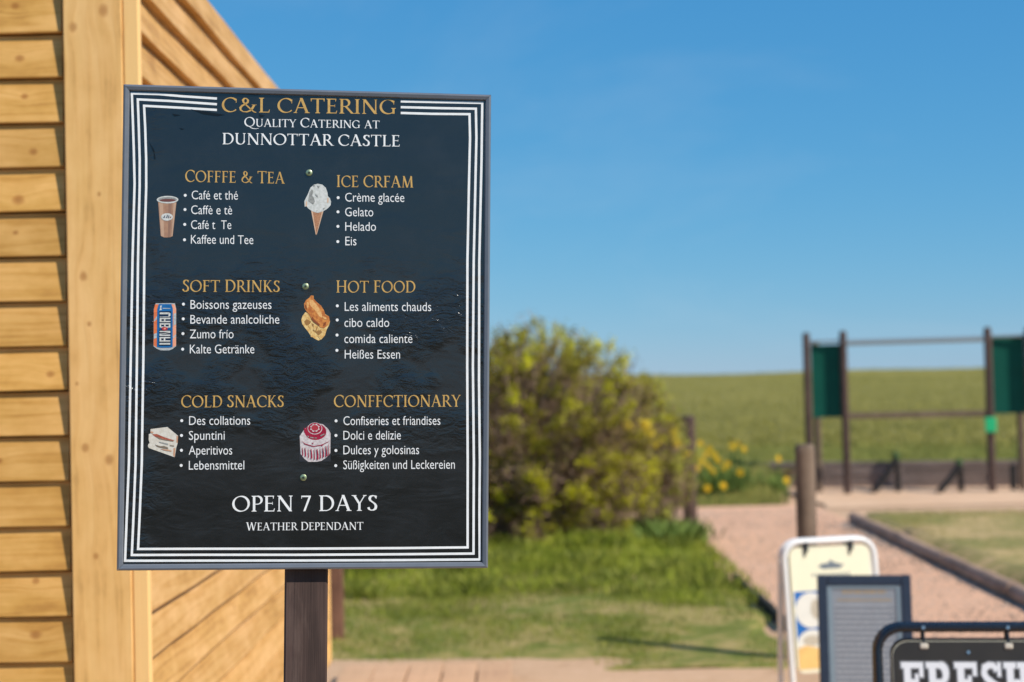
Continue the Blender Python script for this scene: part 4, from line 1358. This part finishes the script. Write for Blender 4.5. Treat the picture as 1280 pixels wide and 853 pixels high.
# pictures: polygons in crop coordinates, converted to design units
def picture(name, ox, oy, sc_, layers):
    mats = []; polys = []; lv = 0
    for mname, pts in layers:
        m_ = INK[mname]
        if m_ not in mats: mats.append(m_)
        polys.append(([(ox + a / sc_, oy + b / sc_) for a, b in pts], 8 + lv * 4, mats.index(m_)))
        lv += 1
    # concave outlines are triangulated by tessellation
    V = []; F = []; mi = []
    from mathutils.geometry import tessellate_polygon
    for pts, l_, k in polys:
        b = len(V)
        W3 = [art(*q) for q in pts]
        for x, z in W3: V.append((x, PY - 0.0006 - l_ * 0.00002, z))
        for tri in tessellate_polygon([[Vector((x, z, 0)) for x, z in W3]]):
            a_, b_, c_ = (W3[i] for i in tri)
            if (b_[0] - a_[0]) * (c_[1] - a_[1]) - (c_[0] - a_[0]) * (b_[1] - a_[1]) < 0: tri = tri[::-1]
            F.append(tuple(b + i for i in tri)); mi.append(k)
    return mesh_obj(name, V, F, mats, sign, False, mi)


def ell(cx, cy, rx, ry, n=20, a0=0, a1=360):
    return [(cx + rx * math.cos(R(a0 + (a1 - a0) * i / n)), cy + ry * math.sin(R(a0 + (a1 - a0) * i / n))) for i in range(n if a1 - a0 == 360 else n + 1)]


# takeaway cup
picture('cup_picture', 185, 235, 12.18, [
    ('cup', [(140, 225), (420, 225), (365, 750), (320, 768), (230, 768), (183, 745)]),
    ('cuphi', [(155, 240), (215, 245), (235, 760), (190, 745)]),
    ('cuplo', [(300, 245), (350, 245), (325, 765), (295, 768)]),
    ('cuphi', [(375, 240), (415, 235), (362, 745), (345, 755)]),
    ('pale', ell(284, 190, 166, 58)), ('palelo', ell(284, 188, 142, 38)), ('coffee', ell(286, 200, 122, 22)),
    ('pale', ell(277, 455, 90, 58)),
    ('navy', [(218, 470), (240, 432), (252, 436), (236, 468), (256, 462), (250, 474)]), ('navy', [(262, 470), (280, 425), (292, 430), (276, 474)]), ('navy', [(290, 474), (304, 428), (316, 434), (302, 476)]),
    ('batterlo', [(316, 458), (340, 446), (344, 458), (322, 474)])])
# ice cream cone
picture('ice_cream_picture', 375, 225, 11.38, [
    ('cone', [(148, 440), (332, 450), (225, 812)]), ('conehi', [(148, 440), (172, 445), (228, 800), (218, 800)]), ('conehi', [(310, 450), (332, 450), (236, 790), (228, 800)]),
    ('pale', [(60, 400), (55, 320), (75, 280), (105, 220), (140, 130), (190, 85), (245, 72), (310, 85), (360, 130), (385, 200), (390, 250), (420, 280), (436, 330), (430, 380), (400, 415), (370, 440), (320, 468), (250, 490), (195, 478), (150, 455), (110, 425), (85, 395)]),
    ('conehi', [(75, 330), (92, 320), (95, 390), (72, 400)]), ('conehi', [(385, 270), (402, 285), (398, 345), (378, 340)]),
    ('palelo', [(130, 190), (165, 150), (180, 190), (165, 240), (190, 275), (205, 330), (180, 370), (150, 350), (110, 320), (120, 260)]),
    ('palelo', [(235, 100), (275, 110), (262, 140), (245, 128)]), ('palelo', [(205, 222), (245, 236), (248, 268), (226, 258)]), ('palelo', [(180, 95), (200, 92), (205, 108), (186, 112)]),
    ('palelo', [(320, 425), (350, 415), (345, 432), (325, 440)]), ('palelo', [(228, 450), (242, 452), (236, 470)])])
# soft drink can
can = [('silver', [(108, 118), (378, 120), (398, 200), (400, 730), (350, 770), (300, 790), (180, 788), (130, 768), (80, 730), (80, 200)]),
       ('orange', [(98, 135), (150, 135), (128, 200), (125, 745), (82, 720), (82, 205)]), ('salmon', [(330, 135), (372, 138), (396, 205), (398, 722), (352, 745), (352, 200)]),
       ('silver', [(84, 360), (126, 300), (126, 345), (84, 380)]), ('silver', [(84, 555), (126, 540), (126, 610), (84, 625)]), ('silver', [(362, 270), (396, 260), (396, 420), (362, 440)]),
       ('silver', [(354, 600), (398, 560), (398, 585), (354, 625)]),
       ('blue', [(150, 132), (330, 132), (350, 200), (350, 740), (300, 750), (185, 750), (128, 740), (130, 200)]),
       ('pale', [(168, 155), (195, 150), (185, 190), (196, 215), (160, 218), (172, 190)]), ('silver', [(205, 186), (315, 190), (315, 200), (205, 198)]),
       ('navy', [(158, 232), (325, 232), (325, 470), (158, 470)]), ('navy', [(158, 495), (325, 495), (325, 722), (158, 722)])]
def bar(x0, y0, x1, y1): return ('pale', [(x0, y0), (x1, y0), (x1, y1), (x0, y1)])
# letters run up the can: U R B / N R I read with the head turned left
can += [bar(165, 250, 300, 276), bar(165, 286 + 22, 300, 306 + 8), ('pale', [(290, 250), (318, 262), (318, 300), (290, 314)]),                      # U
        bar(165, 326, 318, 346), bar(165, 372, 318, 388), bar(165, 326, 190, 388), bar(225, 326, 248, 388),                                           # R
        bar(165, 404, 318, 424), bar(165, 450, 318, 466), bar(165, 404, 186, 466), bar(230, 404, 250, 466), bar(296, 404, 318, 466),                  # B
        bar(165, 512, 318, 530), bar(165, 566, 318, 584), ('pale', [(165, 566), (165, 552), (200, 552), (318, 528), (318, 542), (283, 545)]),          # N
        bar(165, 600, 318, 618), bar(165, 648, 318, 664), bar(165, 600, 190, 664), bar(225, 600, 248, 664),                                           # R
        bar(165, 684, 318, 708),                                                                                                                      # I
        ('red', [(190, 470), (230, 452), (285, 470), (270, 500), (235, 512), (205, 500)]), ('salmon', [(225, 470), (252, 468), (250, 490), (228, 492)])]
picture('can_picture', 185, 370, 11.37, can)
# fried fish and chips
picture('hot_food_picture', 370, 365, 12.18, [
    ('chip', [(140, 335), (95, 395), (78, 450), (90, 510), (130, 570), (180, 630), (225, 700), (290, 745), (340, 768), (385, 750), (440, 690), (465, 600), (500, 540), (515, 480), (495, 400), (440, 365), (300, 400)]),
    ('chiplo', [(120, 480), (160, 440), (230, 480), (200, 530), (150, 540)]), ('chiplo', [(235, 500), (330, 560), (300, 640), (250, 620)]), ('chiplo', [(290, 640), (360, 600), (400, 640), (340, 690)]),
    ('chip', [(180, 540), (200, 515), (255, 560), (245, 715), (222, 712), (225, 600)]), ('chip', [(270, 520), (320, 545), (290, 620), (258, 600)]), ('chip', [(350, 570), (380, 600), (345, 620)]),
    ('chip', [(330, 700), (400, 640), (420, 660), (370, 750)]),
    ('batter', [(225, 80), (265, 85), (265, 130), (310, 180), (380, 240), (425, 310), (445, 380), (500, 400), (512, 470), (480, 540), (420, 580), (370, 570), (320, 520), (240, 460), (200, 370), (160, 330), (125, 270), (118, 210), (150, 150), (200, 115)]),
    ('batterhi', [(200, 150), (250, 150), (320, 230), (380, 330), (400, 420), (350, 400), (280, 300), (210, 230)]), ('batterhi', [(160, 180), (190, 190), (190, 260), (165, 270)]),
    ('batterlo', [(240, 400), (300, 470), (360, 520), (350, 545), (270, 490), (230, 440)]), ('batterlo', [(130, 210), (150, 230), (170, 300), (140, 280)]), ('batterlo', [(420, 500), (460, 480), (450, 530), (410, 550)]),
    ('batterhi', [(400, 400), (450, 410), (470, 450), (420, 440)])])
# sandwich
picture('sandwich_picture', 180, 525, 15.5, [
    ('bread', [(140, 190), (465, 152), (670, 320), (665, 460), (640, 545), (610, 735), (540, 710), (110, 555), (92, 520), (98, 480), (125, 460), (105, 400), (108, 285), (135, 280)]),
    ('crust', [(640, 320), (672, 330), (665, 460), (640, 450)]), ('crust', [(585, 560), (622, 560), (610, 735), (580, 700)]),
    ('ham', [(170, 290), (260, 285), (400, 345), (600, 410), (560, 425), (400, 400), (330, 385), (240, 345)]), ('filling', [(240, 330), (400, 390), (590, 420), (570, 436), (400, 408), (300, 385)]),
    ('palelo', [(300, 432), (480, 470), (478, 500), (320, 455)]), ('filling', [(510, 500), (600, 510), (595, 530), (520, 520)]),
    ('filling', [(225, 485), (330, 520), (400, 515), (485, 550), (480, 575), (380, 560), (270, 530)]), ('crust', [(330, 570), (480, 585), (560, 610), (540, 625), (400, 600)]), ('crust', [(145, 230), (200, 245), (190, 270), (140, 265)])])
# foil teacake
tea = [('plate', [(115, 130), (590, 130), (590, 715), (115, 715)]),
       ('foil', [(120, 330), (180, 240), (250, 170), (360, 138), (470, 150), (550, 220), (588, 290), (585, 590), (530, 650), (450, 705), (380, 718), (250, 718), (190, 670), (135, 600)]),
       ('crimson', ell(360, 265, 165, 125)), ('foil', ell(350, 215, 112, 90)), ('crimson', ell(350, 212, 103, 82)),
       ('foil', [(350 + (80 if k % 2 else 60) * math.cos(math.pi * k / 8), 205 + (68 if k % 2 else 48) * math.sin(math.pi * k / 8)) for k in range(16)]),
       ('red', ell(350, 205, 55, 44)),
       ('crimson', [(185, 200), (205, 210), (200, 290), (185, 260)]), ('palelo', [(240, 320), (262, 332), (256, 348), (236, 336)]), ('palelo', [(280, 340), (330, 350), (328, 364), (278, 356)]),
       ('palelo', [(345, 352), (380, 350), (380, 364), (346, 366)]), ('palelo', [(430, 320), (490, 290), (498, 304), (440, 336)]),
       ('crimson', [(150, 400), (200, 440), (330, 480), (450, 460), (560, 410), (560, 418), (450, 472), (330, 492), (195, 452)]), ('crimson', [(300, 440), (330, 425), (325, 450)]), ('crimson', [(440, 460), (475, 450), (465, 490)])]
for i, (x, wdt, y0) in enumerate([(155, 18, 500), (195, 22, 505), (245, 14, 520), (285, 26, 520), (335, 16, 525), (375, 30, 520), (425, 18, 520), (465, 24, 500), (510, 26, 480), (552, 14, 450)]):
    tea.append(('crimson', [(x, y0), (x + wdt * .5, y0 + 6), (x + wdt, y0 + 80), (x + wdt * 1.1, 690 - abs(x - 350) * .35), (x + wdt * .2, 695 - abs(x - 350) * .35), (x + wdt * .35, y0 + 90)]))
picture('teacake_picture', 365, 520, 12.18, tea)
# dark slivers painted for shaded creases and scratches of the vinyl
picture('crease_marks', 0, 0, 1.0, [
    ('crease', [(236, 136.4), (252, 139), (280, 143.8), (270, 145.5), (252, 143)]), ('crease', [(270, 113.5), (300, 114.2), (336, 116), (320, 119.2), (290, 117)]),
    ('crease', [(222, 160), (229, 161.6), (225, 162.6)]), ('crease', [(184, 176), (192, 190), (190, 191)]), ('crease', [(190, 184), (193, 200), (191, 199)]),
    ('crease', [(322, 143), (330, 145), (324, 147)]), ('crease', [(213, 142), (224, 144), (216, 145.4)])])
# screws with washers
for x, y in ((385.6, 217.6), (381.5, 360.4), (379.6, 598.4)):
    X, Z = art(x, y)
    s = empty('screw', (X, PY, Z)); s.parent = sign
    mb = MB(); mb.tube([(0, -0.0005, 0), (0, -0.0030, 0), (0, -0.0040, 0)], [0.0068, 0.0066, 0.0045], 16)
    auto_smooth(mb.build('screw_head', M['screw'], s), 50)
    mb = MB(); mb.tube([(0, -0.0036, 0), (0, -0.0042, 0)], [0.0028, 0.0026], 8)
    mb.build('screw_recess', M['screw_hole'], s)

# ---- black board reading FRESH
def hook(leaf, x, z0, z1, y=0.0, clip=None):
    mb = MB(); mb.tube([(x, y, z0 + 0.004), (x, y - 0.004, (z0 + z1) / 2), (x, y - 0.003, z1)], 0.0055, 8)
    auto_smooth(mb.build('hook', M['black_tube'], leaf), 60)
    mb = MB(); mb.tube([(x, y - 0.014, z0 + 0.016), (x, y - 0.021, z0 + 0.016)], [0.0075, 0.006], 8)
    auto_smooth(mb.build('bolt', M['bolt'], leaf), 50)
    if clip:
        mb = MB(); mb.box(x - 0.014, x + 0.014, y - 0.013, y + 0.014, z1 - 0.014, z1 + 0.006, bev=0.004)
        mb.build('clip', M['plastic_clear'], leaf)


TL = R(11)
t, face, back = aboard_frame('black_pavement_board', 1.555, 5.60, R(-8.8), 'black tube framed board reading FRESH, in front of the two other boards', 0.635, 1.028, 0.0155, M['black_tube'], 0.085, TL)
mb = MB(); rounded_slab(mb, 0.255, -0.80, -0.060, 0.055, -0.006, 0.006)
mb.build('panel', M['board_edge'], face)
mb = MB(); rounded_slab(mb, 0.2515, -0.7965, -0.0635, 0.053, -0.0075, -0.0062)
mb.build('panel_face', M['board_black'], face)
mb = MB(); rounded_slab(mb, 0.255, -0.80, -0.060, 0.055, -0.006, 0.006)
mb.build('panel', M['board_black'], back)
for x in (-0.145, 0.14):
    hook(face, x, -0.032, -0.075, 0.0, True); hook(back, x, -0.032, -0.075, 0.0, True)
mb = MB(); mb.tube([(0.004, -0.0076, -0.100), (0.004, -0.0105, -0.100)], 0.006, 8); mb.build('bolt', M['bolt'], face)


def slab_glyph(ch):
    p = Pen(); T = .24; t = .15
    if ch == 'F': p.quad(.10, 0, .34, 1); p.quad(.0, 0, .46, t); p.quad(.0, 1 - t, .80, 1); p.quad(.66, .62, .80, 1); p.quad(.3, .42, .58, .42 + t); p.quad(.50, .32, .62, .70); W = .84
    elif ch == 'E': p.quad(.10, 0, .34, 1); p.quad(.0, 0, .80, t); p.quad(.0, 1 - t, .80, 1); p.quad(.66, .66, .80, 1); p.quad(.66, 0, .80, .34); p.quad(.3, .425, .58, .575); p.quad(.48, .34, .60, .66); W = .84
    elif ch == 'R': p.quad(.10, 0, .34, 1); p.quad(.0, 0, .44, t); p.quad(.0, 1 - t, .50, 1); p.quad(.3, .42, .52, .57); p.arc(.50, .71, .21, .215, 90, -90, 10, T=.24, t=.15); p.diag(.70, 0, .50, .50, .25); p.quad(.56, 0, .94, t); W = .96
    elif ch == 'S': p.nib([(.62, .80), (.50, .92), (.34, .93), (.18, .86), (.15, .72), (.24, .60), (.42, .50), (.60, .40), (.64, .25), (.54, .10), (.38, .07), (.22, .10), (.12, .22)], .22, .15, -10); p.quad(.0, 0, .12, .36); p.quad(.64, .64, .76, 1.0); W = .80
    elif ch == 'H': p.quad(.10, 0, .34, 1); p.quad(.58, 0, .82, 1); p.quad(0, 0, .44, t); p.quad(0, 1 - t, .44, 1); p.quad(.48, 0, .92, t); p.quad(.48, 1 - t, .92, 1); p.quad(.3, .43, .62, .57); W = .96
    return p, W


def slab_word(word, x0, x1, ztop, cap, leaf, y, mat, grow=0.0, name='lettering'):
    x = 0; items = []
    for ch in word: p, W = slab_glyph(ch); items.append((p, x)); x += W + .07
    s = (x1 - x0) / (x - .07)
    V = []; F = []
    for p, ox in items:
        for pts, lv in p.polys:
            q = [(x0 + (ox + a) * s, ztop - cap + b_ * cap) for a, b_ in pts]
            if grow:
                cx_ = sum(a for a, _ in q) / len(q); cz_ = sum(b_ for _, b_ in q) / len(q)
                q = [(a + grow * (1 if a > cx_ else -1), b_ + grow * (1 if b_ > cz_ else -1)) for a, b_ in q]
            ar = sum(q[i][0] * q[(i + 1) % len(q)][1] - q[(i + 1) % len(q)][0] * q[i][1] for i in range(len(q)))
            if ar < 0: q = q[::-1]
            b = len(V); V += [(a, y - lv * 0.00004, c_) for a, c_ in q]; F.append(tuple(range(b, b + len(q))))
    return mesh_obj(name, V, F, mat, leaf)


slab_word('FRESH', -0.226, 0.208, -0.134, 0.135, face, -0.0084, M['slab_grey'], 0.0045, 'lettering_edge')
slab_word('FRESH', -0.226, 0.208, -0.134, 0.135, face, -0.0096, M['slab_white'])

# ---- white board with cream poster
TLw = R(6)
t, face, back = aboard_frame('white_pavement_board', 1.745, 9.00, R(13), 'white tube framed board with a cream and blue poster, behind the chalkboard', 0.575, 0.995, 0.0165, M['white_tube'], 0.095, TLw)
mb = MB(); rounded_slab(mb, 0.240, -0.735, -0.048, 0.045, -0.004, 0.004); mb.build('panel', M['cream'], face)
mb = MB(); rounded_slab(mb, 0.240, -0.735, -0.048, 0.045, -0.004, 0.004); mb.build('panel', M['cream'], back)
for x in (-0.142, 0.128):
    for leaf in (face, back):
        mb = MB(); mb.box(x - 0.011, x + 0.011, -0.020, 0.018, -0.075, -0.020, bev=0.003); mb.build('hook', M['black_tube'], leaf)
        mb = MB(); mb.tube([(x + .004, 0, -0.065), (x - .012, -0.006, -0.10)], 0.007, 6); mb.build('hook', M['black_tube'], leaf)


def flat(leaf, name, mat, pts, y):
    from mathutils.geometry import tessellate_polygon
    F = []
    for tri in tessellate_polygon([[Vector((x, z, 0)) for x, z in pts]]):
        a_, b_, c_ = (pts[i] for i in tri)
        F.append(tri if (b_[0] - a_[0]) * (c_[1] - a_[1]) - (c_[0] - a_[0]) * (b_[1] - a_[1]) > 0 else tri[::-1])
    return mesh_obj(name, [(x, y, z) for x, z in pts], F, mat, leaf)


def e2(cx, cz, rx, rz, n=22): return [(cx + rx * math.cos(2 * math.pi * k / n), cz + rz * math.sin(2 * math.pi * k / n)) for k in range(n)]


flat(face, 'poster_picture', M['poster_blue'], [(-0.229, -0.29), (0.229, -0.29), (0.229, -0.70), (-0.229, -0.70)], -0.0045)
flat(face, 'poster_picture', M['poster_white'], e2(-0.133, -0.395, 0.096, 0.098), -0.0052)
flat(face, 'poster_picture', M['poster_white'], e2(-0.133, -0.580, 0.096, 0.080), -0.0053)
flat(face, 'poster_picture', M['poster_white'], e2(0.10, -0.41, 0.11, 0.10), -0.0054)
flat(face, 'poster_picture', M['poster_shade'], e2(-0.105, -0.39, 0.032, 0.055), -0.0058)
flat(face, 'poster_picture', M['poster_shade'], e2(-0.14, -0.56, 0.055, 0.028), -0.0059)
flat(face, 'poster_picture', M['poster_orange'], [(-0.228, -0.60), (-0.18, -0.585), (-0.09, -0.605), (0.02, -0.585), (0.228, -0.595), (0.228, -0.715), (-0.228, -0.715)], -0.0063)
boat = [(-.075, 0), (-.05, -.018), (.055, -.018), (.085, .004), (.06, .006), (.02, .018), (.0, .034), (-.012, .014), (-.05, .012)]
flat(face, 'poster_logo', M['poster_ink'], [(x + 0.0, z - 0.155) for x, z in boat], -0.0047)
for i in range(9):
    x = -0.115 + i * 0.0265
    flat(face, 'poster_logo', M['poster_ink'], [(x, -0.212), (x + 0.016, -0.212), (x + 0.013, -0.194), (x + 0.004, -0.196)], -0.0047)

# ---- navy chalkboard
TC = R(9)
t = empty('menu_chalkboard', (1.70, 7.90, 0), (0, 0, R(-10)))
tag(t, 'narrow navy wooden framed board with rows of small print, between the other two boards', 'A-board')
CH = 0.918; CL = CH / math.cos(TC); CW = 0.225
face = empty('front_leaf', (0, 0, CH), (-TC, 0, 0)); face.parent = t
back = empty('rear_leaf', (0, 0.045, CH - 0.01), (TC * 1.3, 0, 0)); back.parent = t
for leaf, dz in ((face, 0), (back, 0)):
    for x0, x1, z0, z1 in ((-CW, -CW + 0.047, -CL + .01, 0), (CW - 0.047, CW, -CL + .01, 0), (-CW + 0.0475, CW - 0.0475, -0.05, -0.001), (-CW + 0.0475, CW - 0.0475, -0.80, -0.75)):
        mb = MB(); mb.box(x0, x1, -0.016, 0.016, z0, z1, bev=0.004); mb.build('frame_rail', M['navy_wood'], leaf)
    mb = MB(); mb.box(-CW + 0.0480, CW - 0.0480, -0.004, 0.006, -0.7495, -0.0505); mb.build('panel', M['chalk_panel'] if leaf == face else M['navy_wood'], leaf)
for x0, x1, z0, z1 in ((-CW + .048, -CW + .070, -.749, -.051), (CW - .070, CW - .048, -.749, -.051), (-CW + .0705, CW - .0705, -.066, -.051)):
    mb = MB(); mb.box(x0, x1, -0.009, -0.0042, z0, z1); mb.build('trim_strip', M['silver_trim'], face)
rr = random.Random(9)
def dashes(z, h, mat, x0, x1, name='text_row'):
    V = []; F = []; x = x0
    while x < x1:
        l_ = rr.uniform(0.008, 0.03)
        b = len(V); V += [(x, -0.0046, z), (min(x1, x + l_), -0.0046, z), (min(x1, x + l_), -0.0046, z + h), (x, -0.0046, z + h)]; F.append((b, b + 1, b + 2, b + 3)); x += l_ + 0.005
    mesh_obj(name, V, F, mat, face)
dashes(-0.092, 0.018, M['chalk_tan'], -0.105, 0.105)
dashes(-0.128, 0.012, M['chalk_tan'], -0.13, 0.13)
z = -0.152
while z > -0.74:
    dashes(z, 0.0055, M['chalk_pale'], -0.14, 0.14 - rr.uniform(0, .05)); dashes(z - 0.0105, 0.0045, M['chalk_dark'], -0.145, 0.145); z -= 0.0265
